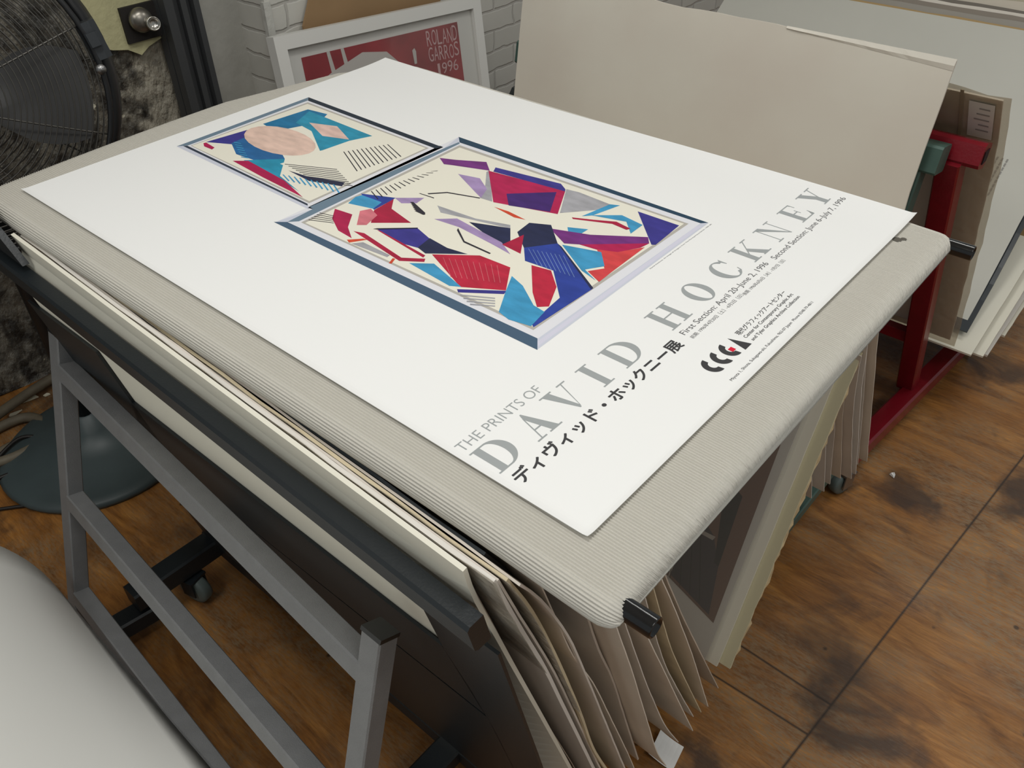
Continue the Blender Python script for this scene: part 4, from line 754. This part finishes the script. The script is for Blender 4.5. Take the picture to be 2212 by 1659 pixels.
# sheets leaning right in the black bin
G_R = 'boards standing in the right half of the black bin'
pr = sheet('print_sheet', [(.7200, .650), (.482, .09)], .060, 0.98, 0.002, pale_sheet, None, 0.0005, 0.0, 4, 6, 3)
tag(pr, 'sleeved print with a dark brown and violet picture under the carpet edge', 'print', G_R)
def R1(y, z, o): return (.482 + .425 * (z - .09) - o, y, z + o * 0.4)
mb = MB(); C4 = ['pic_brown', 'pic_violet', 'pic_black', 'pic_pale']
PIC = [(0, [(.070, .165), (.0785, .62), (.78, .60), (.78, .30), (.238, .215)]), (1, [(.083, .174), (.098, .26), (.125, .305), (.30, .42), (.78, .45), (.78, .31), (.238, .222)]), (2, [(.107, .263), (.130, .36), (.117, .396), (.103, .389), (.098, .261)]), (2, [(.16, .37), (.30, .60), (.6, .58), (.3, .43), (.17, .33)]), (3, [(.178, .263), (.171, .252), (.175, .190), (.179, .217)]), (3, [(.167, .303), (.121, .305), (.124, .297), (.158, .297)])]
PIC += [(2, [(.083 + .022 * k, .178 + .0045 * k), (.084 + .022 * k, .178 + .0045 * k), (.135 + .022 * k, .30 + .02 * k), (.133 + .022 * k, .30 + .02 * k)]) for k in range(1, 6)]
for k, (c, P) in enumerate(PIC): mb.add([R1(y, z, 0.0006 + 0.00004 * k) for y, z in P], [tuple(range(len(P)))], c)
mb.build('printed_picture', [mat('pic_brown', (126, 94, 78), 0.4), mat('pic_violet', (62, 56, 64), 0.4), mat('pic_black', (22, 22, 28), 0.4), mat('pic_pale', (190, 182, 172), 0.5)], pr)
s = sheet('plastic_sleeve', [(.7150, .650), (.479, .09)], .052, 0.98, 0.0004, clear, pr, 0.0, 0.0, 6, 6, 5); s['label'] = 'clear plastic sleeve'
tag(sheet('mount_board', [(.7255, .648), (.4865, .094)], .037, 0.985, 0.005, cream_board, None, 0.0006, 0.0, 4, 12, 6), 'cream mount board with a cracked edge between the picture print and the torn board', 'board', G_R)
tb = sheet('torn_board', [(.7365, .660), (.495, .098)], .0165, 0.985, 0.006, mat('yellowed_board', (214, 208, 176), 0.65), None, 0.0008, 0.0, 4, 30, 7)
tag(tb, 'yellowed board with a ragged torn corner, rightmost in the black bin', 'board', G_R)
rt = random.Random(12); mb = MB()          # ragged brown core showing along the torn edge
V = []; F = []; n = 46
for i in range(n):
    f = i / (n - 1); z = .12 + .53 * f; x = .495 + .4297 * (z - .098) + .0062; w = 0.003 + rt.uniform(0, .013) * (0.25 + 0.75 * math.sin(math.pi * f)) + (0.008 if i in (19, 20, 28) else 0)
    V += [(x - 0.002, .0167, z), (x + w, .0165 + rt.uniform(-.003, .002), z + rt.uniform(-.004, .004)), (x + w * 0.8, .034, z), (x - .002, .034, z)]
for i in range(n - 1):
    for k in range(4): F.append((i * 4 + k, i * 4 + (k + 1) % 4, i * 4 + 4 + (k + 1) % 4, i * 4 + 4 + k))
F += [(3, 2, 1, 0), tuple(range(4 * n - 4, 4 * n))]
c = mesh('torn_core', V, F, mat('torn_board_core', (214, 192, 150), 0.9, vary=0.25, vscale=60), tb); c['label'] = 'torn brown core of the board edge'

# white paper scrap and crumb on the floor
mb = MB(); V = []; F = []
for j in range(6):
    for i in range(6):
        u, v = i / 5, j / 5; V.append((0.318 + 0.05 * u - 0.008 * v, 0.012 + 0.045 * v + 0.008 * u, 0.004 + 0.02 * (u - 0.5) ** 2 * v + 0.012 * v * v))
for j in range(5):
    for i in range(5): a = j * 6 + i; F.append((a, a + 1, a + 7, a + 6))
V += [(x, y, z - 0.001) for x, y, z in V]; F += [tuple(q + 36 for q in f[::-1]) for f in F[:]]
tag(mesh('paper_scrap', V, F, mat('scrap_paper', (238, 238, 236), 0.5)), 'white curled paper scrap on the floor below the fanned sheets', 'paper scrap')
mb = MB(); mb.add([(1.254, -0.006, .001), (1.268, -0.004, .001), (1.270, 0.004, .001), (1.260, 0.008, .001), (1.256, -0.002, .006), (1.266, 0.0, .009), (1.267, 0.003, .005), (1.260, 0.005, .008)], [(3, 2, 1, 0), (4, 5, 6, 7), (0, 1, 5, 4), (1, 2, 6, 5), (2, 3, 7, 6), (3, 0, 4, 7)])
tag(mb.build('paper_crumb', mat('scrap_paper', (238, 238, 236), 0.5)), 'tiny white paper crumb on the wooden floor near the dark caster', 'paper scrap')

# ------------------------------------------------------------------ green bin, its sheets and the big cardboard
gb = thing('print_bin', (0.95, 0.5, 0), 'grey green steel print bin with a caster, between the carpet board and the red bin', 'print bin')
def GP(y, z, o=0): return (1.172 + 0.18 * (z - 0.80) + o, y, z)
for y in (0.135, 0.98):
    mb = MB(); mb.bar(GP(y, 0.80), GP(y, 0.09), 0.042, 0.045, (0, 1, 0), 0.003); mb.build('upright', green_steel, gb)
mb = MB(); mb.bar(GP(0.088, 0.800, 0.0), GP(1.06, 0.800, 0.0), 0.052, 0.050, (0.18, 0, 1), 0.004); mb.build('top_rail', green_steel, gb)
mb = MB(); mb.box((0.80, 0.12, 0.232), (1.05, 1.0, 0.24)); mb.build('tray', green_steel, gb)
for y in (0.105, 0.97):
    mb = MB(); mb.bar((0.76, y, 0.085), (1.21, y, 0.085), 0.036, 0.030, (0, 0, 1), 0.003); mb.build('base_bar', green_steel, gb)
    mb = MB(); mb.bar((0.84, y, 0.10), (0.84, y, 0.232), 0.03, 0.03, (0, 1, 0)); mb.build('tray_post', green_steel, gb)
caster(gb, 1.135, 0.078, 0.072, ax=(0.30, 1, 0)); caster(gb, 1.165, 0.97, 0.072); caster(gb, 0.79, 0.15, 0.072); caster(gb, 0.79, 0.97, 0.072)
G_M = 'grey sheets standing in the grey green bin'
MID = [([(.700, .60), (.759, .391), (.824, .245)], .05), ([(.720, .60), (.753, .479), (.795, .386), (.858, .243)], .040), ([(.728, .62), (.773, .508), (.815, .416), (.884, .243)], .040), ([(.733, .63), (.757, .558), (.814, .437), (.912, .243)], .030),
       ([(.728, .66), (.771, .531), (.840, .40), (.922, .245)], .014), ([(.732, .69), (.783, .557), (.850, .425), (.942, .243)], .012), ([(.742, .71), (.800, .590), (.880, .43), (.968, .245)], .020), ([(.752, .717), (.845, .529), (.990, .243)], .010)]
ML = ['shortest grey sheet, closest to the torn board', 'second grey sheet right of the torn board', 'third grey sheet right of the torn board', 'fourth grey sheet right of the torn board', 'grey sheet with a pale bright edge above the caster', 'grey sheet just right of the pale edged one above the caster', 'last but one grey sheet of the row right of the torn board', 'rightmost upright grey sheet, beside the dark red base bar']
for i, (P, y0) in enumerate(MID):
    tag(sheet('print_sheet', P, y0, 0.98, 0.0016, (grey_sheet, pale_sheet, grey_sheet, warm_sheet)[i % 4], None, 0.0006, 0.0005, 10, 16, 60 + i), ML[i], 'print', G_M)
cb = sheet('cardboard_sheet', [(1.147, .975), (1.128, .880), (1.102, .728), (1.02, .245)], .11, 1.03, 0.005, mat('grey_white_cardboard', (224, 219, 206), 0.75, vary=0.05, vscale=3, rgb2=(216, 207, 194)), None, 0.001, 0.0015, 24, 24, 80, 0.0, 0.0012)
tag(cb, 'very large plain grey white cardboard sheet leaning behind the poster', 'cardboard')
cr = random.Random(5); V = []; F = []        # crushed strip along its top near corner
for i in range(22):
    y = .1095 + .30 * i / 21; d = (0.014 * (1 - i / 21) + 0.001); e = cr.uniform(0, .0012); V += [(1.1462 - d * .19, y, .9735 - d), (1.1448 - d * .1 - e, y, .9738 - d * .45), (1.1470, y, .9762 + e * .6), (1.1520, y, .9752)]
for i in range(21):
    for k in range(3): a = i * 4 + k; F.append((a, a + 4, a + 5, a + 1))
mesh('crushed_edge', V, F, mat('bruised_cardboard', (226, 221, 209), 0.8), cb)

# ------------------------------------------------------------------ red bin and its boards
rb = thing('print_bin', (1.55, 0.5, 0), 'dark red steel print bin frame standing right of the carpet board', 'print bin')
def RP(y, z, o=0): return (1.218 + 0.425 * (0.79 - z) + o, y, z)
for y in (0.085, 0.98):
    mb = MB(); mb.bar(RP(y, 0.79), RP(y, 0.075), 0.042, 0.042, (0, 1, 0), 0.003); mb.build('upright', red_steel, rb)
mb = MB(); mb.bar((1.232, 0.036, 0.800), (1.232, 1.06, 0.800), 0.046, 0.046, (0.30, 0, 1), 0.006); mb.build('top_rail', red_steel, rb)
mb = MB(); mb.lathe([(0.0165, 0), (0.0165, 0.002)], (1.232, 0.0362, 0.800), (0, -1, 0), 4); mb.build('tube_mouth_disc', mat('tube_mouth_shade', (34, 8, 12), 0.8), rb)  # dark red disc paints the shade inside the open tube end
for z in (0.51, 0.262):
    mb = MB(); mb.bar(RP(0.09, z, 0.0), RP(1.0, z, 0.0), 0.028, 0.028, (0, 0, 1), 0.002); mb.build('cross_rail', red_steel, rb)
mb = MB(); mb.bar((1.16, 0.098, 0.053), (1.90, 0.036, 0.053), 0.046, 0.046, (0, 0, 1), 0.005); mb.build('base_bar', red_steel, rb)
mb = MB(); mb.bar((1.16, 0.98, 0.053), (1.90, 0.98, 0.053), 0.046, 0.046, (0, 0, 1), 0.005); mb.build('base_bar', red_steel, rb)
for x, y in ((1.19, 0.095), (1.86, 0.04), (1.19, 0.98), (1.86, 0.98)):
    mb = MB(); mb.lathe([(0.018, 0), (0.022, 0.004), (0.022, 0.02), (0.012, 0.032)], (x, y, 0), (0, 0, 1), 16); mb.build('foot', rubber, rb, True)
for y in (0.25, 0.9): MB().bar((1.46, y, 0.105), (2.25, y, 0.105), 0.05, 0.03).build('support_bar', red_steel, rb)
for y in (0.2, 0.95): MB().bar((2.42, y, 0.09), (2.60, y, 0.60), 0.04, 0.04, (0, 1, 0)).build('back_upright', red_steel, rb)
G_S = 'boards standing in the dark red bin'
tag(sheet('backing_board', [(1.262, .77), (1.470, .283)], .115, 0.97, 0.004, pale_sheet, None, 0.0, 0.0, 4, 6, 90), 'plain pale board leaning behind the dark red upright, above the lowest cross rail', 'board', G_S)
sp = sheet('sleeved_print', [(1.214, .905), (1.312, .78), (1.392, .608), (1.505, .360), (1.565, .21)], .034, 0.98, 0.003, mat('old_mount_paper', (244, 238, 228), 0.7, vary=0.08, vscale=5), None, 0.001, 0.0005, 8, 20, 91)
tag(sp, 'print in a wrinkled plastic sleeve with a small white tag, behind the red rail', 'print', G_S)
s = sheet('plastic_sleeve', [(1.203, .918), (1.308, .784), (1.388, .610), (1.501, .360), (1.568, .195)], .020, 0.99, 0.0006, film('old_sleeve', 0.14, (250, 246, 238), 0.2, 0.35, 30), sp, 0.002, 0.001, 26, 20, 92, 0, 0.003); s['label'] = 'wrinkled yellowish clear plastic sleeve'
def SP(y, s_, o): # on the sleeve face: s_ metres down from its top
    Q = resample([(1.203, .918), (1.308, .784), (1.388, .610)], 60); L = s_ / 0.36 * 59; i = min(int(L), 58); f = L - i
    return (Q[i][0] + (Q[i + 1][0] - Q[i][0]) * f - o * 0.85, y, Q[i][1] + (Q[i + 1][1] - Q[i][1]) * f - o * 0.5)
mb = MB(); mb.add([SP(.045, .03, .003), SP(.045, .135, .003), SP(.088, .135, .003), SP(.088, .03, .003)], [(0, 3, 2, 1)], 0)
for k in range(5): mb.add([SP(.052, .045 + .016 * k, .0034), SP(.052, .049 + .016 * k, .0034), SP(.07 + .004 * (k % 3), .049 + .016 * k, .0034), SP(.07 + .004 * (k % 3), .045 + .016 * k, .0034)], [(0, 3, 2, 1)], 1)
mb.build('paper_tag', [mat('tag_paper', (214, 212, 206), 0.6), mat('tag_grey_ink', (150, 148, 144), 0.6)], sp)
s = sheet('sleeve_seam', [(1.205, .912), (1.306, .783), (1.385, .610), (1.50, .36)], .098, 0.104, 0.0016, mat('seam_tape', (150, 138, 116), 0.5), sp, 0.0, 0.0, 3, 20, 93)
PILE = [('poster_board', [(2.27, .735), (1.838, .412), (1.72, .300), (1.66, .248), (1.625, .225)], .024, 0.003, mat('grey_white_print', (196, 196, 188), 0.5, vary=0.04, vscale=4), 'large grey white board with faint small lettering, top of the pile in the red bin'),
 ('black_board', [(2.26, .705), (1.838, .392), (1.72, .275), (1.61, .215)], .012, 0.004, mat('black_blue_board', (40, 48, 54), 0.35), 'black board showing as a dark strip under the lettered board'),
 ('white_board', [(2.28, .42), (1.90, .270), (1.732, .222), (1.573, .180)], -.020, 0.006, cream_board, 'white foam board directly under the black board'),
 ('white_board', [(2.28, .315), (1.88, .220), (1.62, .158)], -.040, 0.006, cream_board, 'second white foam board under the black board'),
 ('white_board', [(2.28, .24), (1.92, .165), (1.66, .140)], -.044, 0.006, pale_sheet, 'third white board under the black board, with a grey edge'),
 ('white_board', [(2.28, .17), (1.92, .145), (1.79, .130)], -.050, 0.006, cream_board, 'lowest white board of the leaning pile in the red bin')]
for i, (nm, P, y0, t_, m, lab) in enumerate(PILE):
    P = [(x, z + t_) for x, z in P] if i else P
    o = sheet(nm, P, y0, 1.10, t_, m, None, 0.0006, 0.0004, 6, 18, 100 + i); tag(o, lab, 'board', 'boards leaning flat in the dark red bin')
    if i == 0:
        mb = MB()
        for k in range(3):
            for j in range(9 - k * 2):
                z = .62 - .018 * j * 0.62; f = lambda y, s_: (1.838 + (s_) * 0.8, y, .412 + s_ * 0.598 + 0.0018)
                s0 = 0.155 - .0125 * j; mb.add([f(.118 + .012 * k, s0), f(.122 + .012 * k, s0), f(.122 + .012 * k, s0 + .009), f(.118 + .012 * k, s0 + .009)], [(0, 1, 2, 3)])
        mb.build('small_lettering', mat('faint_ink', (140, 138, 134), 0.6), o)
BACK = [('kraft_board', (168, 142, 98), -.006, -0.014), ('grey_board', (150, 146, 138), .016, -.006), ('brown_board', (134, 126, 116), .034, .002), ('white_edged_board', (212, 206, 196), .050, .006), ('dark_board', (112, 106, 98), .066, .010), ('pale_board', (196, 188, 174), .095, .024), ('tan_board', (178, 170, 150), .14, .05)]
BL = ['board with a brown kraft edge right behind the lettered board', 'grey board, second behind the kraft edged one', 'brown grey board, third behind the kraft edged one', 'board with a bright white top edge, far right', 'dark board behind the white edged board', 'pale board high at the far right of the bin', 'tallest tan board, last of the row behind the lettered board']
for i, (nm, c_, dx, dz) in enumerate(BACK):
    tag(sheet(nm, [(2.282 + dx, .752 + dz), (2.10 + dx * 1.0, .55), (2.0 + dx * 1.2, .38), (1.98 + dx * 1.3, .12)], .02 + .02 * i, 1.06, 0.006, mat(nm + '_paper', c_, 0.7), None, 0.001, 0.001, 14, 10, 120 + i, 0, 0.001), BL[i], 'board', 'boards standing behind the lettered board')

# ------------------------------------------------------------------ grey bin at the lower left with its white sheet
gy = thing('print_bin', (-0.25, 0.6, 0), 'empty grey steel print bin frame standing left of the black bin', 'print bin')
def NP(y, z, o=0): return (-0.1078 + 0.0631 * y - 0.3 * (0.70 - z) + o, y, z)
for y in (0.198, 0.993):
    mb = MB(); mb.bar(NP(y, 0.684, 0.014), NP(y, 0.0, 0.014), 0.028, 0.030, (0, 1, 0), 0.002); u = mb.build('post', grey_steel, gy)
    mb = MB(); mb.bar(NP(y, 0.687, 0.015), NP(y, 0.682, 0.014), 0.029, 0.031, (0, 1, 0)); mb.build('post_cap', mat('black_plastic_cap', (20, 22, 24), 0.35), u)
for z in (0.626, 0.386, 0.182):
    mb = MB(); mb.bar(NP(0.208, z, 0.014), NP(0.980, z, 0.014), 0.029, 0.029, (0.3, 0, 1), 0.002); mb.build('rail', grey_steel, gy)
for y in (0.202, 0.993):
    mb = MB(); mb.bar((-0.34, y, 0.022), (-0.95, y, 0.022), 0.034, 0.036); mb.build('base_bar', grey_steel, gy)
wsh = sheet('white_sheet', [(-.80, .93), (-.67, .83), (-.55, .715), (-.45, .60), (-.365, .50), (-.30, .42), (-.262, .34), (-.243, .27), (-.236, .205)], .05, 0.985, 0.002, mat('white_sheet_paper', (240, 240, 235), 0.5), None, 0.0, 0.0, 24, 40, 140, 0.024)
wsh.data.polygons.foreach_set('use_smooth', [True] * len(wsh.data.polygons))
for v in wsh.data.vertices:      # the sheet sags over further towards its near end
    f = min(max((0.985 - v.co.y) / 0.9, 0), 1); h = max(v.co.z - 0.205, 0); v.co.x -= 1.7 * f * h; v.co.z -= 0.78 * f * h
tag(wsh, 'large white sheet bulging over the lowest rail of the grey bin, bottom left', 'sheet')

# ------------------------------------------------------------------ framed poster against the brick wall
tl_ = math.radians(10); fo = Vector((0.933, 1.724, 0.766)); fx = (Vector((1.722, 1.715, 0.711)) - fo).normalized(); fnv = Vector((0, -math.cos(tl_), math.sin(tl_))); fnv = (fnv - fx * fnv.dot(fx)).normalized(); fy = fnv.cross(fx)
def FR(u, v, h=0.0): return fo + fx * u - fy * v + fnv * h      # u right, v down, h towards the room
fyv = FR(0, 1) - FR(0, 0)
if fyv.z > 0: fy = -fy
fp_ = thing('framed_poster', (1.33, 1.69, 0.1), 'white framed red tennis poster leaning on the painted brick wall', 'framed poster')
FW_, FH, bw = 0.79, 0.62, 0.036
white_wood = mat('white_frame_lacquer', (222, 222, 218), 0.4)
for nm, a in (('frame_top', (0, 0, FW_, bw)), ('frame_bottom', (0, FH - bw, FW_, FH)), ('frame_left', (0, bw, bw, FH - bw)), ('frame_right', (FW_ - bw, bw, FW_, FH - bw))):
    u0, v0, u1, v1 = a; V = [FR(u, v, h) for h in (-0.022, 0.012) for u, v in ((u0, v0), (u1, v0), (u1, v1), (u0, v1))]
    mesh(nm, V, [(0, 1, 2, 3), (7, 6, 5, 4), (0, 4, 5, 1), (1, 5, 6, 2), (2, 6, 7, 3), (3, 7, 4, 0)], white_wood, fp_)
def quad(nm, u0, v0, u1, v1, h, m, th=0.002): 
    V = [FR(u, v, hh) for hh in (h - th, h) for u, v in ((u0, v0), (u1, v0), (u1, v1), (u0, v1))]
    return mesh(nm, V, [(0, 1, 2, 3), (7, 6, 5, 4), (0, 4, 5, 1), (1, 5, 6, 2), (2, 6, 7, 3), (3, 7, 4, 0)], m, fp_)
quad('mat_board', bw - 0.004, bw - 0.004, FW_ - bw + 0.004, FH - bw + 0.004, -0.006, mat('mat_board_white', (226, 226, 222), 0.6))
a0, b0, a1, b1 = 0.085, 0.066, 0.690, 0.53
quad('printed_picture', a0, b0, a1, b1, -0.004, mat('red_print', (168, 40, 54), 0.5, vary=0.4, vscale=9, rgb2=(132, 26, 40)), 0.0015)
mb = MB()
def fq(P, h, mi=0): mb.add([FR(u, v, h) for u, v in P][::-1], [tuple(range(len(P)))], mi)
fq([(a0 + .085, b0 - .001), (a0 + .096, b0 - .001), (a0 + .105, b0 + .06), (a0 + .10, b0 + .14), (a0 + .09, b0 + .06)], -0.0036); fq([(a0 + .135, b0 - .001), (a0 + .146, b0 - .001), (a0 + .155, b0 + .06), (a0 + .148, b0 + .14), (a0 + .14, b0 + .06)], -0.0036)
fq([(a0 + .09, b0 + .055), (a0 + .21, b0 + .022), (a0 + .30, b0 + .036), (a0 + .36, b0 + .09), (a0 + .30, b0 + .2), (a0 + .06, b0 + .2), (a0 + .0, b0 + .09)], -0.0035)
fq([(a0 + .40, b0 + .05), (a0 + .41, b0 + .045), (a0 + .415, b0 + .055), (a0 + .412, b0 + .09), (a0 + .402, b0 + .09)], -0.0034)
mb.build('pale_shape', mat('pale_print_ink', (206, 202, 198), 0.5), fp_)
mb = MB()
FRf = lambda u, v, h: tuple(FR(u, -v, h))
for body, u0, u1, v0, v1 in (('ROLAND', .548, .683, -.118, -.074), ('GARROS', .548, .683, -.164, -.122), ('1996', .572, .672, -.204, -.171)):
    # hand drawn capitals: fitted letter by letter with a little jitter
    rr = random.Random(len(body)); wd = (u1 - u0) / len(body)
    for k, ch in enumerate(body): 
        jv = rr.uniform(-.003, .003); text_into(mb, ch, u0 + wd * k + wd * 0.08 + (wd * 0.25 if ch == '1' else 0), u0 + wd * (k + 1) - wd * 0.06 - (wd * 0.2 if ch == '1' else 0), v0 + jv, v1 + jv, FRf, -0.0034, -0.004)
mb.build('poster_lettering', mat('pale_pink_ink', (214, 176, 178), 0.5), fp_)
quad('glazing', bw - 0.004, bw - 0.004, FW_ - bw + 0.004, FH - bw + 0.004, 0.002, film('frame_glazing', 0.015, (250, 250, 250), 0.05, edge=0.12), 0.0015)
# kraft card and white block behind the frame
t1 = MB(); t1.add([(1.075, 1.765, 0.35), (1.62, 1.765, 0.35), (1.62, 1.790, 0.93), (1.19, 1.790, 0.93), (1.085, 1.782, 0.748), (1.075, 1.772, 0.35), (1.62, 1.772, 0.35), (1.62, 1.797, 0.93), (1.19, 1.797, 0.93), (1.085, 1.789, 0.748)], [(0, 1, 2, 3, 4), (9, 8, 7, 6, 5), (0, 5, 6, 1), (1, 6, 7, 2), (2, 7, 8, 3), (3, 8, 9, 4), (4, 9, 5, 0)])
tag(t1.build('kraft_card', mat('kraft_card', (158, 128, 92), 0.7, vary=0.1, vscale=8)), 'brown kraft card standing behind the white framed poster against the brick wall', 'cardboard')
# dark crumpled plastic bag between frame and cardboard
V = []; F = []; rr = random.Random(21); n, m_ = 18, 12
for j in range(m_):
    for i in range(n):
        th = 2 * math.pi * i / n; ph = math.pi * (j + 0.5) / m_; r = 1 + rr.uniform(-.18, .18); V.append((1.90 + .15 * math.sin(ph) * math.cos(th) * r, 1.62 + .09 * math.sin(ph) * math.sin(th) * r, max(0.0, .21 + .22 * math.cos(ph) * (1 + rr.uniform(-.08, .08)))))
for j in range(m_ - 1):
    for i in range(n): F.append((j * n + i, (j + 1) * n + i, (j + 1) * n + (i + 1) % n, j * n + (i + 1) % n))
F += [tuple(range(n)), tuple(range((m_ - 1) * n, m_ * n))[::-1]]
tag(mesh('plastic_bag', V, F, mat('dark_bag_film', (62, 66, 66), 0.3, bump=0.6, bscale=30)), 'dark crumpled plastic bag on the floor between the framed poster and the large cardboard', 'bag')
